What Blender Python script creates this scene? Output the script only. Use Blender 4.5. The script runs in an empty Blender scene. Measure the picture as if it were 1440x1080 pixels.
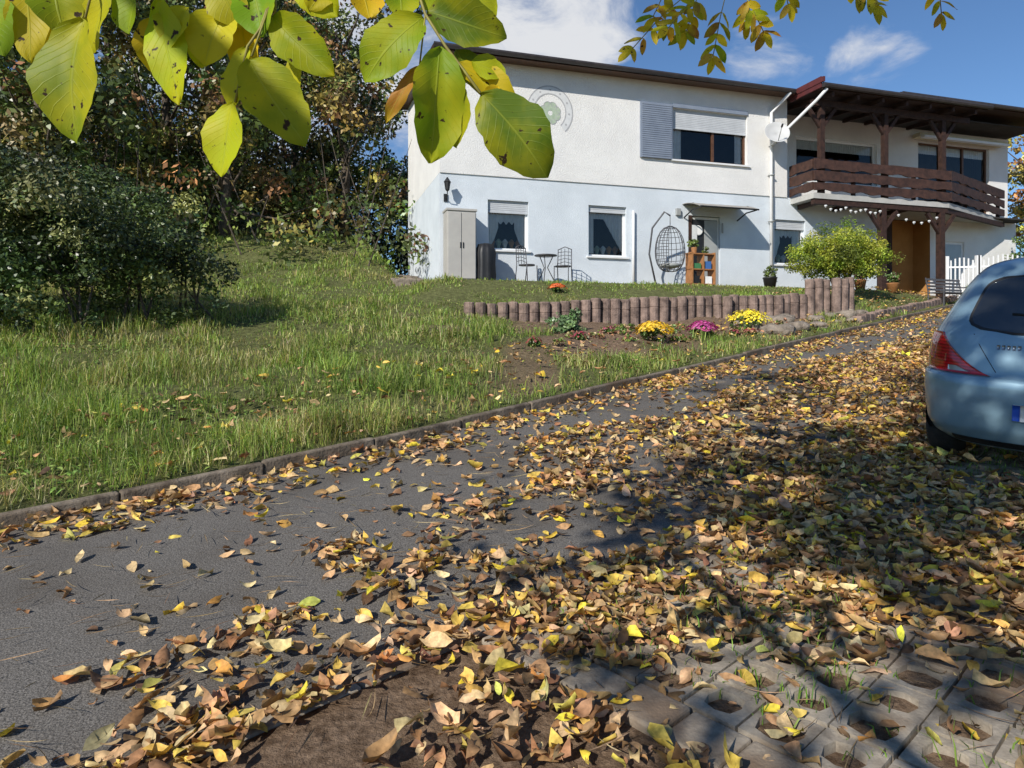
import bpy, math, random
import numpy as np
from mathutils import Vector, Matrix
random.seed(7); rng=np.random.default_rng(7)
scene=bpy.context.scene
# ------------------------------------------------------------ helpers
def link(o,parent=None):
    scene.collection.objects.link(o)
    if parent is not None: o.parent=parent
    return o
def empty(name,loc=(0,0,0),rotz=0,mat=None):
    e=bpy.data.objects.new(name,None); e.empty_display_size=.3
    e.location=loc; e.rotation_euler=(0,0,rotz)
    if mat is not None: e.matrix_world=mat
    return link(e)
def mesh_np(name,V,F,mats,cols=None,midx=None,smooth=False,parent=None,uv=None):
    me=bpy.data.meshes.new(name)
    V=np.ascontiguousarray(V,dtype=np.float32).reshape(-1,3); F=np.ascontiguousarray(F,dtype=np.int32)
    k=F.shape[1]
    me.vertices.add(len(V)); me.vertices.foreach_set('co',V.ravel())
    me.loops.add(F.size); me.loops.foreach_set('vertex_index',F.ravel())
    me.polygons.add(len(F)); me.polygons.foreach_set('loop_start',np.arange(0,F.size,k,dtype=np.int32))
    if midx is not None: me.polygons.foreach_set('material_index',np.asarray(midx,dtype=np.int32))
    me.polygons.foreach_set('use_smooth',np.full(len(F),smooth))
    me.update(calc_edges=True)
    if cols is not None:
        c=np.ones((len(V),4),dtype=np.float32); c[:,:3]=cols
        a=me.color_attributes.new('Col','FLOAT_COLOR','POINT'); a.data.foreach_set('color',c.ravel())
    if uv is not None:
        a=me.attributes.new('luv','FLOAT_VECTOR','POINT'); a.data.foreach_set('vector',np.ascontiguousarray(uv,dtype=np.float32).ravel())
    for m in mats: me.materials.append(m)
    return link(bpy.data.objects.new(name,me),parent)
class MB:
    def __init__(s): s.v=[];s.f=[];s.m=[];s.mats=[]
    def mi(s,mat):
        if mat not in s.mats: s.mats.append(mat)
        return s.mats.index(mat)
    def add(s,vs,fs,mat):
        b=len(s.v); s.v+=[tuple(p) for p in vs]; k=s.mi(mat)
        for f in fs: s.f.append([b+i for i in f]); s.m.append(k)
    def box(s,x0,x1,y0,y1,z0,z1,mat,M=None):
        vs=[(x0,y0,z0),(x1,y0,z0),(x1,y1,z0),(x0,y1,z0),(x0,y0,z1),(x1,y0,z1),(x1,y1,z1),(x0,y1,z1)]
        if M is not None: vs=[tuple(M@Vector(p)) for p in vs]
        s.add(vs,[(0,3,2,1),(4,5,6,7),(0,1,5,4),(1,2,6,5),(2,3,7,6),(3,0,4,7)],mat)
    def beam(s,a,b,w,h,mat):
        a=Vector(a);b=Vector(b);d=(b-a);L=d.length;d.normalize()
        up=Vector((0,0,1)) if abs(d.z)<.95 else Vector((0,1,0))
        r=d.cross(up).normalized();u=r.cross(d)
        M=Matrix((r,d,u)).transposed().to_4x4(); M.translation=a
        s.box(-w/2,w/2,0,L,-h/2,h/2,mat,M)
    def tube(s,pts,r,mat,n=8,cap=True):
        pts=[Vector(p) for p in pts]; N=len(pts)
        rs=r if isinstance(r,(list,tuple)) else [r]*N
        vs=[];prev=None
        for i,p in enumerate(pts):
            t=(pts[min(i+1,N-1)]-pts[max(i-1,0)]).normalized()
            if prev is None:
                a=Vector((0,0,1)) if abs(t.z)<.9 else Vector((1,0,0))
                x=t.cross(a).normalized()
            else:
                x=(prev-t*prev.dot(t)).normalized()
            prev=x;y=t.cross(x)
            for k in range(n):
                an=2*math.pi*k/n
                vs.append(p+(x*math.cos(an)+y*math.sin(an))*rs[i])
        fs=[]
        for i in range(N-1):
            for k in range(n):
                k2=(k+1)%n
                fs.append((i*n+k,i*n+k2,(i+1)*n+k2,(i+1)*n+k))
        if cap: fs.append(tuple(range(n-1,-1,-1))); fs.append(tuple((N-1)*n+k for k in range(n)))
        s.add(vs,fs,mat)
    def lathe(s,prof,mat,M=None,n=20):
        vs=[]
        for r,z in prof:
            for k in range(n):
                a=2*math.pi*k/n; p=Vector((r*math.cos(a),r*math.sin(a),z))
                vs.append(M@p if M is not None else p)
        fs=[]
        for i in range(len(prof)-1):
            for k in range(n):
                k2=(k+1)%n; fs.append((i*n+k,i*n+k2,(i+1)*n+k2,(i+1)*n+k))
        fs.append(tuple(range(n-1,-1,-1))); fs.append(tuple((len(prof)-1)*n+k for k in range(n)))
        s.add(vs,fs,mat)
    def build(s,name,parent=None,smooth=False,bevel=0):
        me=bpy.data.meshes.new(name); me.from_pydata(s.v,[],s.f)
        for m in s.mats: me.materials.append(m)
        me.polygons.foreach_set('material_index',s.m)
        me.polygons.foreach_set('use_smooth',[smooth]*len(s.f)); me.update()
        o=link(bpy.data.objects.new(name,me),parent)
        if bevel:
            b=o.modifiers.new('b','BEVEL'); b.width=bevel; b.segments=2; b.limit_method='ANGLE'
        return o
def nodes(name):
    m=bpy.data.materials.new(name); m.use_nodes=True; nt=m.node_tree
    return m,nt,nt.nodes['Principled BSDF'],nt.nodes['Material Output']
def c4(c): return (c[0],c[1],c[2],1)
def pmat(name,c1,c2=None,scale=5,rough=.8,bump=0.,bscale=None,metal=0,coat=0,lo=.35,hi=.65,spec=.5,c3=None,s3=1.,dist=.02,e3=(.48,.68)):
    m,nt,b,out=nodes(name)
    if c2 is None: c2=tuple(x*.8 for x in c1)
    tc=nt.nodes.new('ShaderNodeTexCoord')
    n=nt.nodes.new('ShaderNodeTexNoise'); n.inputs['Scale'].default_value=scale; n.inputs['Detail'].default_value=8; n.inputs['Roughness'].default_value=.65
    nt.links.new(tc.outputs['Object'],n.inputs['Vector'])
    r=nt.nodes.new('ShaderNodeValToRGB'); r.color_ramp.elements[0].position=lo; r.color_ramp.elements[1].position=hi
    r.color_ramp.elements[0].color=c4(c2); r.color_ramp.elements[1].color=c4(c1)
    nt.links.new(n.outputs['Fac'],r.inputs['Fac']); col=r.outputs['Color']
    if c3 is not None:
        n3=nt.nodes.new('ShaderNodeTexNoise'); n3.inputs['Scale'].default_value=s3; n3.inputs['Detail'].default_value=6
        nt.links.new(tc.outputs['Object'],n3.inputs['Vector'])
        r3=nt.nodes.new('ShaderNodeMapRange'); r3.inputs[1].default_value=e3[0]; r3.inputs[2].default_value=e3[1]
        nt.links.new(n3.outputs['Fac'],r3.inputs[0])
        mx=nt.nodes.new('ShaderNodeMixRGB'); nt.links.new(r3.outputs[0],mx.inputs[0]); nt.links.new(col,mx.inputs[1]); mx.inputs[2].default_value=c4(c3); col=mx.outputs[0]
    nt.links.new(col,b.inputs['Base Color'])
    b.inputs['Roughness'].default_value=rough; b.inputs['Metallic'].default_value=metal
    b.inputs['Coat Weight'].default_value=coat; b.inputs['Specular IOR Level'].default_value=spec
    if bump:
        n2=nt.nodes.new('ShaderNodeTexNoise'); n2.inputs['Scale'].default_value=bscale or scale*4; n2.inputs['Detail'].default_value=6
        nt.links.new(tc.outputs['Object'],n2.inputs['Vector'])
        bp=nt.nodes.new('ShaderNodeBump'); bp.inputs['Strength'].default_value=bump; bp.inputs['Distance'].default_value=dist
        nt.links.new(n2.outputs['Fac'],bp.inputs['Height']); nt.links.new(bp.outputs['Normal'],b.inputs['Normal'])
    return m
def colmat(name,rough=.6,transl=.3,var=.25,nscale=12,spec=.3,tint=(1.1,1.15,.6)):
    m,nt,b,out=nodes(name)
    at=nt.nodes.new('ShaderNodeAttribute'); at.attribute_name='Col'
    tc=nt.nodes.new('ShaderNodeTexCoord')
    n=nt.nodes.new('ShaderNodeTexNoise'); n.inputs['Scale'].default_value=nscale; n.inputs['Detail'].default_value=3
    nt.links.new(tc.outputs['Object'],n.inputs['Vector'])
    mr=nt.nodes.new('ShaderNodeMapRange'); mr.inputs[1].default_value=.3; mr.inputs[2].default_value=.7; mr.inputs[3].default_value=1-var; mr.inputs[4].default_value=1+var
    nt.links.new(n.outputs['Fac'],mr.inputs[0])
    vm=nt.nodes.new('ShaderNodeVectorMath'); vm.operation='SCALE'
    nt.links.new(at.outputs['Color'],vm.inputs[0]); nt.links.new(mr.outputs[0],vm.inputs['Scale'])
    nt.links.new(vm.outputs[0],b.inputs['Base Color']); b.inputs['Roughness'].default_value=rough; b.inputs['Specular IOR Level'].default_value=spec
    if transl>0:
        t=nt.nodes.new('ShaderNodeBsdfTranslucent'); vt=nt.nodes.new('ShaderNodeVectorMath'); vt.operation='MULTIPLY'; vt.inputs[1].default_value=tint
        nt.links.new(vm.outputs[0],vt.inputs[0]); nt.links.new(vt.outputs[0],t.inputs['Color'])
        mx=nt.nodes.new('ShaderNodeMixShader'); mx.inputs[0].default_value=transl
        nt.links.new(b.outputs[0],mx.inputs[1]); nt.links.new(t.outputs[0],mx.inputs[2]); nt.links.new(mx.outputs[0],out.inputs['Surface'])
    return m
def glassmat(name,tint=(.85,.88,.88)):
    m,nt,b,out=nodes(name)
    tr=nt.nodes.new('ShaderNodeBsdfTransparent'); tr.inputs[0].default_value=c4(tint)
    gl=nt.nodes.new('ShaderNodeBsdfGlossy'); gl.inputs['Roughness'].default_value=.02
    fr=nt.nodes.new('ShaderNodeFresnel'); fr.inputs[0].default_value=1.6
    mx=nt.nodes.new('ShaderNodeMixShader'); nt.links.new(fr.outputs[0],mx.inputs[0]); nt.links.new(tr.outputs[0],mx.inputs[1]); nt.links.new(gl.outputs[0],mx.inputs[2])
    nt.links.new(mx.outputs[0],out.inputs['Surface']); return m
def ss(a,b,x):
    t=np.clip((x-a)/(b-a),0,1); return t*t*(3-2*t)
_g=rng.random((64,64,8))
def vn(x,y,sc,k=0):
    x=np.asarray(x)*sc+17.3*k; y=np.asarray(y)*sc+5.1*k
    i=np.floor(x).astype(int); j=np.floor(y).astype(int); fx=x-i; fy=y-j
    fx=fx*fx*(3-2*fx); fy=fy*fy*(3-2*fy); g=_g[:,:,k%8]
    a=g[i%64,j%64];b=g[(i+1)%64,j%64];c=g[i%64,(j+1)%64];d=g[(i+1)%64,(j+1)%64]
    return (a*(1-fx)+b*fx)*(1-fy)+(c*(1-fx)+d*fx)*fy
# ------------------------------------------------------------ site layout
S2=.70711
def cu(u):
    w=np.clip(-7-u,0,5); w2=np.clip(-12-u,0,None)
    return .064+.0215*w*w+.215*w2-.009*np.clip(u+7,0,14)
def uv_(x,y):
    u=((x-4.5)+(y-11.7))*S2; v=(-(x-4.5)+(y-11.7))*S2-cu(u); return u,v
def xy_(u,v):
    w=v+cu(u); return 4.5+(u-w)*S2, 11.7+(u+w)*S2
HX,HY=-1.89,17.8; HC,HS=.9573,.2890
def loc_(x,y):
    dx=x-HX;dy=y-HY; return HC*dx+HS*dy, -HS*dx+HC*dy
def wor_(t,yl): return HX+HC*t-HS*yl, HY+HS*t+HC*yl
def plane_(x,y):
    yy=np.where(y>28,28+(y-28)*.4,y); yy=np.where(yy>60,60,yy); yy=np.where(yy<-8,-8,yy)
    return .03*np.clip(x,-40,40)+.11*yy
def H(x,y):
    x=np.asarray(x,float);y=np.asarray(y,float)
    u,v=uv_(x,y); t,yl=loc_(x,y); pl=plane_(x,y)
    vv=np.clip(v,0,None)
    lawn=pl+.07+.115*np.minimum(vv,16)+.05*np.clip(vv-16,0,6)+.30*np.clip(vv-22,0,45)
    lawn=lawn+.16*(vn(x,y,.6,1)-.5)*ss(.2,2,v)+.09*(vn(x,y,2.0,2)-.5)*ss(.2,1,v)
    lawn=lawn+.8*ss(0,6,yl)*ss(4,-.5,t)-.13*ss(-.6,.8,t)*ss(.8,1.8,v)*ss(-7,-5,yl)*(yl<-2)
    fr=2.33+.045*np.clip(t,0,9.4)
    terr=fr+(3.12-fr)*ss(-4,-1.2,yl)
    S=ss(-1.4,-.1,t)*ss(24,21.8,t)*np.where(t<9.5, ss(-3.97,-3.80,yl)*ss(.05,.8,v), ss(-6,-4.5,yl)*ss(.1,1.7,v))
    up=lawn*(1-S)+terr*S
    low=np.where(v>-3.1,pl-.03,pl+.02*(vn(x,y,3,3)-.5)-.006)
    return np.where(v>.05,up,low)
def Hs(x,y): return float(H(x,y))
def soilf(x,y):
    u,v=uv_(x,y); t,yl=loc_(x,y)
    n=.7*(vn(x,y,1.2,4)-.5)+.5*(vn(x,y,4,5)-.5)
    s=ss(.1,.9,t+n*1.5)*ss(.7,1.3,v+n)*ss(-3.9,-4.0,yl)
    s=np.maximum(s,.75*ss(.62,.78,vn(x,y,.8,6))*ss(-2.5,-.5,t)*(v>.3)*(yl<-4))
    s=np.maximum(s, (v<-3.0)*1.0)
    s=np.maximum(s, ss(-1.5,-1.1,yl+n*.5)*ss(-.6,-.2,t)*(yl<1)*(v>0)*.7)
    return np.clip(s,0,1)
# ------------------------------------------------------------ terrain
def m_ground():
    m,nt,b,out=nodes('ground_mat')
    at=nt.nodes.new('ShaderNodeAttribute'); at.attribute_name='Col'
    tc=nt.nodes.new('ShaderNodeTexCoord')
    def ns(s,d=8):
        n=nt.nodes.new('ShaderNodeTexNoise'); n.inputs['Scale'].default_value=s; n.inputs['Detail'].default_value=d; n.inputs['Roughness'].default_value=.7
        nt.links.new(tc.outputs['Object'],n.inputs['Vector']); return n
    def ramp(n,a,c,lo=.35,hi=.65):
        r=nt.nodes.new('ShaderNodeValToRGB'); r.color_ramp.elements[0].position=lo;r.color_ramp.elements[1].position=hi
        r.color_ramp.elements[0].color=c4(a);r.color_ramp.elements[1].color=c4(c); nt.links.new(n.outputs['Fac'],r.inputs[0]); return r
    g=ramp(ns(9),(.08,.085,.03),(.19,.20,.075)); s=ramp(ns(22),(.12,.075,.045),(.34,.235,.155))
    mx=nt.nodes.new('ShaderNodeMixRGB'); sp=nt.nodes.new('ShaderNodeSeparateColor'); nt.links.new(at.outputs['Color'],sp.inputs[0])
    nt.links.new(sp.outputs[0],mx.inputs[0]); nt.links.new(g.outputs[0],mx.inputs[1]); nt.links.new(s.outputs[0],mx.inputs[2])
    nt.links.new(mx.outputs[0],b.inputs['Base Color']); b.inputs['Roughness'].default_value=.95; b.inputs['Specular IOR Level'].default_value=.15
    bp=nt.nodes.new('ShaderNodeBump'); bp.inputs['Strength'].default_value=.9; bp.inputs['Distance'].default_value=.05
    nt.links.new(ns(30).outputs['Fac'],bp.inputs['Height']); nt.links.new(bp.outputs[0],b.inputs['Normal']); return m
us=np.concatenate([-16-np.geomspace(.3,130,26)[::-1],np.arange(-16,18,.15),18+np.geomspace(.3,130,26)])
vs=np.concatenate([-8-np.geomspace(.3,120,24)[::-1],np.arange(-8,-3.11,.2),[-3.1,-3.09,-2,-1,0,.03,.085],np.arange(.22,16,.15),16+np.geomspace(.3,130,26)])
U,Vv=np.meshgrid(us,vs,indexing='ij'); GX,GY=xy_(U,Vv); GZ=H(GX,GY)
nu,nv=U.shape; idx=np.arange(nu*nv).reshape(nu,nv)
F=np.stack([idx[:-1,:-1],idx[1:,:-1],idx[1:,1:],idx[:-1,1:]],-1).reshape(-1,4)
sf=soilf(GX,GY).ravel()
mesh_np('ground',np.stack([GX,GY,GZ],-1).reshape(-1,3),F,[m_ground()],cols=np.stack([sf,sf,sf],-1),smooth=True)
def strip(name,u0,u1,v0,v1,dz,mat,du=.4,nvv=6,thick=0):
    uu=np.arange(u0,u1+.01,du); vv=np.linspace(v0,v1,nvv)
    A,B=np.meshgrid(uu,vv,indexing='ij'); x,y=xy_(A,B); z=plane_(x,y)+dz
    i=np.arange(A.size).reshape(A.shape)
    F=np.stack([i[:-1,:-1],i[1:,:-1],i[1:,1:],i[:-1,1:]],-1).reshape(-1,4)
    return mesh_np(name,np.stack([x,y,z],-1).reshape(-1,3),F,[mat],smooth=True)
m_asph=pmat('asphalt',(.30,.275,.245),(.055,.050,.044),scale=130,rough=.92,bump=.8,bscale=120,lo=.36,hi=.72,c3=(.085,.072,.058),s3=1.1,dist=.007,e3=(.48,.85),spec=.25)
strip('driveway',-34,15.6,-3.0,-.003,0,m_asph)
m_conc=pmat('concrete_kerb',(.27,.22,.165),(.085,.065,.047),scale=7,rough=.92,bump=.7,bscale=45,dist=.012,c3=(.11,.075,.047),s3=2.)
m_paver=pmat('paver_concrete',(.42,.36,.28),(.20,.165,.125),scale=11,rough=.9,bump=.6,bscale=80,dist=.006,c3=(.17,.12,.08),s3=3.)
def kerb(name,u0,u1,v0,v1,z0,z1,L,mat,jit=.006):
    mb=MB(); u=u0
    while u<u1:
        e=u+L-.008; j=random.uniform(-jit,jit); k=random.uniform(-jit,jit); P=[]
        for (a,b) in ((u,v0),(e,v0),(e,v1),(u,v1)):
            x,y=xy_(a,b+k); P.append((float(x),float(y),float(plane_(x,y))))
        mb.add([(p[0],p[1],p[2]+z0) for p in P]+[(p[0],p[1],p[2]+z1+j) for p in P],[(0,3,2,1),(4,5,6,7),(0,1,5,4),(1,2,6,5),(2,3,7,6),(3,0,4,7)],mat)
        u+=L
    return mb.build(name,bevel=.014)
kerb('kerb',-30,15.4,.0,.075,-.06,.095,1.0,m_conc,jit=.012)
kerb('flush_edging',-30,14,-3.095,-3.003,-.06,.010,1.0,m_paver,jit=.004)
mb=MB()
k=-3.14
while k>-8.4:
    for (a0,a1) in ((-9.50,-9.31),):
        P=[]; j=random.uniform(0,.012)
        for (a,b) in ((a0,k-.212),(a1,k-.212),(a1,k),(a0,k)):
            x,y=xy_(a+random.uniform(-.006,.006),b); P.append((float(x),float(y),float(plane_(x,y))))
        mb.add([(p[0],p[1],p[2]-.05) for p in P]+[(p[0],p[1],p[2]+.022+j) for p in P],[(0,3,2,1),(4,5,6,7),(0,1,5,4),(1,2,6,5),(2,3,7,6),(3,0,4,7)],m_paver)
    k-=.222
mb.build('paver_border',bevel=.01)
cell=.205; V=[];Fq=[]
ring=[(-1,-1),(0,-1),(1,-1),(1,0),(1,1),(0,1),(-1,1),(-1,0)]
for iu in range(50):
    for iv in range(25):
        uc=-9.19+iu*cell; vc=-3.25-iv*cell; b=len(V); j=random.uniform(0,.014)
        hr=.74 if (iu+iv)%2 else .62; jx=random.uniform(-.004,.004); jy=random.uniform(-.004,.004)
        for lev in range(4):
            for (a,c) in ring:
                q=(1 if a==0 or c==0 else .78)
                if lev<2: pu=a*.5*cell*.95; pv=c*.5*cell*.95
                else: pu=a*q*hr*.5*cell; pv=c*q*hr*.5*cell
                x,y=xy_(uc+pu+jx,vc+pv+jy); z=plane_(x,y)+[-.05,.018,.018,-.03][lev]+j
                V.append((float(x),float(y),float(z)))
        for lev in range(3):
            for q in range(8):
                q2=(q+1)%8; Fq.append((b+lev*8+q,b+lev*8+q2,b+lev*8+8+q2,b+lev*8+8+q))
mesh_np('grass_paver_parking',V,np.array(Fq),[m_paver])
# ------------------------------------------------------------ leaf builders
def norm(a): return a/np.maximum(np.linalg.norm(a,axis=-1,keepdims=True),1e-9)
def leafmesh(name,P,L,Nn,ln,wd,fold,curl,col,mat,segs=4,parent=None,twist=None,crump=0.):
    n=len(P); a=np.linspace(0,1,segs+1); w=np.maximum(np.sin(np.pi*a**.85)**.75,.05)
    L=norm(L); S=norm(np.cross(Nn,L)); Nn=np.cross(L,S)
    V=np.zeros((n,segs+1,3,3),dtype=np.float32)
    for i in range(segs+1):
        for jx,b in enumerate((-1,0,1)):
            hh=fold*abs(b)*w[i]*wd*.5+curl*((a[i]-.5)*2)**2*ln*.5
            if crump: hh=hh+crump*wd*rng.standard_normal(n)
            tw=0 if twist is None else twist*b*(a[i]-.5)*wd
            V[:,i,jx]=P+L*((a[i]-.5)*ln)[:,None]+S*(b*w[i]*wd*.5)[:,None]+Nn*(hh+tw)[:,None]
    k=(segs+1)*3; base=(np.arange(n)*k)[:,None,None]
    f=[]
    for i in range(segs):
        for jx in range(2):
            f.append([i*3+jx,i*3+jx+1,(i+1)*3+jx+1,(i+1)*3+jx])
    F=(np.array(f)[None]+base).reshape(-1,4)
    C=np.repeat(col,k,axis=0)
    return mesh_np(name,V.reshape(-1,3),F,[mat],cols=C,smooth=True,parent=parent)
def pick(n,pal,wts,jit=.18):
    pal=np.array(pal); i=rng.choice(len(pal),n,p=np.array(wts)/sum(wts))
    return pal[i]*(1+jit*rng.standard_normal((n,1)))*(1+.06*rng.standard_normal((n,3)))
m_leaf=colmat('fallen_leaf',rough=.6,transl=.12,var=.35,nscale=45,tint=(1.2,1,.6))
N=330000
uu=rng.uniform(-14,15.5,N); vv=rng.uniform(-9,2.2,N)
x,y=xy_(uu,vv); k=(np.abs(x)<y*.95+.6)&(y>1.2); uu=uu[k];vv=vv[k];x=x[k];y=y[k];N=len(x)
cl=vn(x,y,1.4,5)*.5+vn(x,y,4.5,6)*.5
wob=(vn(x,y,.9,2)-.5)*.7
cf=np.clip((cl-.26)*2.7,.06,1.5); dense=np.clip((cl-.05)*1.9,.35,1.3)
d=np.where(vv<-3.0,1.0*dense,0.)
bare=(vv<-3.3)&(y<2.62+wob*.35)&(uu>-9.55)
d=np.where(bare,.13*dense,d)
d=np.where((vv<-3.15)&(uu<-9.45),.50*dense*ss(.25,.6,vn(x,y,1.3,3)+.15),d)
d=np.where((vv>=-3.0)&(vv<-1.9+wob),.60*cf,d)
mid=(vv>=-1.9+wob)&(vv<-.55)
d=np.where(mid,.105*cf,d)
d=np.where((vv>=-.55)&(vv<0),.42*dense,d)
d=np.where(vv>=0,.03,d)
d=np.where((uu>-6)&mid,.14*cf+.02,d)
d=np.where((uu>-7.4)&(vv<-1.2+wob)&(vv>-3),np.maximum(d,.48*dense),d)
d=np.where((uu<-9.6)&(vv>-2.3)&(vv<-.55),.05*cf,d)
d=np.where((vv<-3)&(uu>-3),.35*dense,d)
d=np.where((uu>2)&(vv<0),d*.6,d)
keep=rng.random(N)<d*.66
keep&=~((uu>-5.9)&(uu<-1.5)&(vv<-3.9)&(vv>-5.5)&(rng.random(N)<.9))
x=x[keep];y=y[keep];uk=uu[keep];vk=vv[keep]; n=len(x); print('leaves',n)
z=np.where(vk>.05,H(x,y)+.07,plane_(x,y)+.004)
z=np.where(vk<-3.1,plane_(x,y)+.018,z)
ln=np.clip(rng.normal(.080,.026,n),.03,.145); wd=ln*rng.uniform(.34,.6,n)
an=rng.uniform(0,2*np.pi,n); L=np.stack([np.cos(an),np.sin(an),rng.normal(0,.24,n)],-1)
Nn=np.stack([rng.normal(0,.45,n),rng.normal(0,.45,n),np.where(rng.random(n)<.75,1.,-1.)],-1)
curl=rng.uniform(-.25,.65,n); fold=rng.uniform(-.2,1.1,n)
z=z+.006+rng.random(n)*.05*np.clip(d[keep]*1.5,.12,1)+np.abs(curl)*ln*.12
pal=[(.50,.29,.13),(.32,.175,.08),(.66,.46,.23),(.76,.52,.11),(.82,.60,.06),(.17,.10,.055),(.62,.32,.08),(.56,.52,.12)]
col=pick(n,pal,[.25,.17,.27,.13,.045,.07,.05,.015])
leafmesh('fallen_leaves',np.stack([x,y,z],-1),L,Nn,ln,wd,fold,curl,np.clip(col,.01,.88),m_leaf,segs=4,twist=rng.normal(0,.5,n),crump=.06)
n=2600; uu=rng.uniform(-13,-1,n); vv=rng.uniform(-7,0,n); x,y=xy_(uu,vv); an=rng.uniform(0,2*np.pi,n)
leafmesh('fallen_twigs',np.stack([x,y,plane_(x,y)+.04],-1),np.stack([np.cos(an),np.sin(an),rng.normal(0,.08,n)],-1),np.stack([rng.normal(0,.6,n),rng.normal(0,.6,n),np.ones(n)],-1),rng.uniform(.06,.22,n),np.full(n,.0045),np.full(n,.8),rng.uniform(-.1,.25,n),pick(n,[(.26,.17,.09),(.46,.33,.17)],[.6,.4]),m_leaf)
# ------------------------------------------------------------ grass
m_grass=colmat('grass_blade',rough=.42,transl=.38,var=.3,nscale=1.6,spec=.4,tint=(1.15,1.15,.5))
def blades(name,x,y,z,h,w,lean,col):
    n=len(x); an=rng.uniform(0,2*np.pi,n); s=np.stack([np.cos(an),np.sin(an),np.zeros(n)],-1)
    la=rng.uniform(0,2*np.pi,n)+3.0*vn(x,y,1.5,3); ld=np.stack([np.cos(la),np.sin(la),np.zeros(n)],-1)*lean[:,None]
    P=np.stack([x,y,z-.015],-1); up=np.array([0,0,1.])
    M=P+up*(h*.6)[:,None]+ld*(h*.35)[:,None]; T=P+up*(h*(1-.45*np.clip(lean,0,1.2)))[:,None]+ld*h[:,None]
    V=np.stack([P-s*w[:,None]/2,P+s*w[:,None]/2,M+s*w[:,None]*.42,M-s*w[:,None]*.42,T+s*w[:,None]*.08,T-s*w[:,None]*.08],1)
    b=(np.arange(n)*6)[:,None,None]; F=(np.array([[0,1,2,3],[3,2,4,5]])[None]+b).reshape(-1,4)
    return mesh_np(name,V.reshape(-1,3),F,[m_grass],cols=np.repeat(col,6,axis=0),smooth=True)
N=1000000
y=rng.uniform(3.5,30,N); p=(6/np.maximum(y,6))**1.45; x=rng.uniform(-1,1,N)
x=x*(y*.9+1.5); k=rng.random(N)<p*(y*.9+1.5)/28.5*2.6; x=x[k];y=y[k]
tx=np.round(x/.16+.35*np.sin(y*37))*.16; ty=np.round(y/.16+.35*np.sin(x*31))*.16; q=rng.uniform(0,.55,len(x)); x=x*(1-q)+tx*q; y=y*(1-q)+ty*q
u,v=uv_(x,y); t,yl=loc_(x,y); so=soilf(x,y)
cl=vn(x,y,.8,1)*.45+vn(x,y,2.6,2)*.55; dry=vn(x,y,.55,7)*.55+vn(x,y,2.1,0)*.45
k=(v>.1)&~((t>-.1)&(yl>-.6))&(rng.random(len(x))>so*1.3)&(u<16)&(rng.random(len(x))<.15+cl*1.15)
x=x[k];y=y[k];v=v[k];t=t[k];yl=yl[k];cl=cl[k];dry=dry[k]; n=len(x)
terr=(t>-.5)&(yl>-3.9)
h=(.03+.38*cl**2)*rng.uniform(.45,1.45,n); h=np.where(terr,h*.5,h); h=np.where(v<.3,h*1.0,h); h=np.where((t>.0)&~terr,h*.8,h); h=np.where(y>13,h*.8,h)
w=np.clip(.00095*y,.0045,.02)*rng.uniform(.6,1.4,n)
gA=pick(n,[(.22,.33,.06),(.33,.44,.09),(.13,.21,.04),(.42,.47,.14)],[.32,.32,.18,.18],.2)
gB=pick(n,[(.60,.52,.26),(.44,.43,.15),(.32,.34,.10),(.26,.19,.10)],[.32,.32,.24,.12],.2)
isd=rng.random(n)<np.clip((dry-.40)*2.4,.08,.75); col=np.where(isd[:,None],gB,gA)
print('grass',n)
blades('lawn_grass',x,y,H(x,y),h,w,np.abs(rng.normal(.55,.4,n)),np.clip(col,.01,.8))
# broad-leaved weeds in the lawn
n=16000; y=rng.uniform(4.2,14,n); x=rng.uniform(-.85,.2,n)*y; u,v=uv_(x,y); t,yl=loc_(x,y); k=(v>.1)&(vn(x,y,1.3,4)>.5)&(yl<-4.1)&(rng.random(n)<6/y); x=x[k];y=y[k];n=len(x); an=rng.uniform(0,6.28,n)
leafmesh('lawn_weeds',np.stack([x,y,H(x,y)+rng.uniform(.02,.09,n)],-1),np.stack([np.cos(an),np.sin(an),rng.uniform(-.1,.6,n)],-1),np.stack([rng.normal(0,.3,n),rng.normal(0,.3,n),np.ones(n)],-1),rng.uniform(.03,.08,n),rng.uniform(.015,.035,n),np.full(n,.3),rng.uniform(-.4,.1,n),np.clip(pick(n,[(.16,.27,.05),(.24,.34,.08),(.38,.36,.12)],[.5,.35,.15]),.01,.8),m_leaf,segs=3)
n=30000; uu=rng.uniform(-9.2,0,n); vv=rng.uniform(-8,-3.1,n); x,y=xy_(uu,vv); k=(vn(x,y,1.7,7)>.5)|(rng.random(n)<.25); x=x[k];y=y[k];n=len(x)
blades('paver_grass',x,y,plane_(x,y)+.01,rng.uniform(.03,.11,n),rng.uniform(.004,.007,n),np.abs(rng.normal(.5,.3,n)),pick(n,[(.15,.27,.04),(.24,.38,.07)],[.5,.5]))
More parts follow.
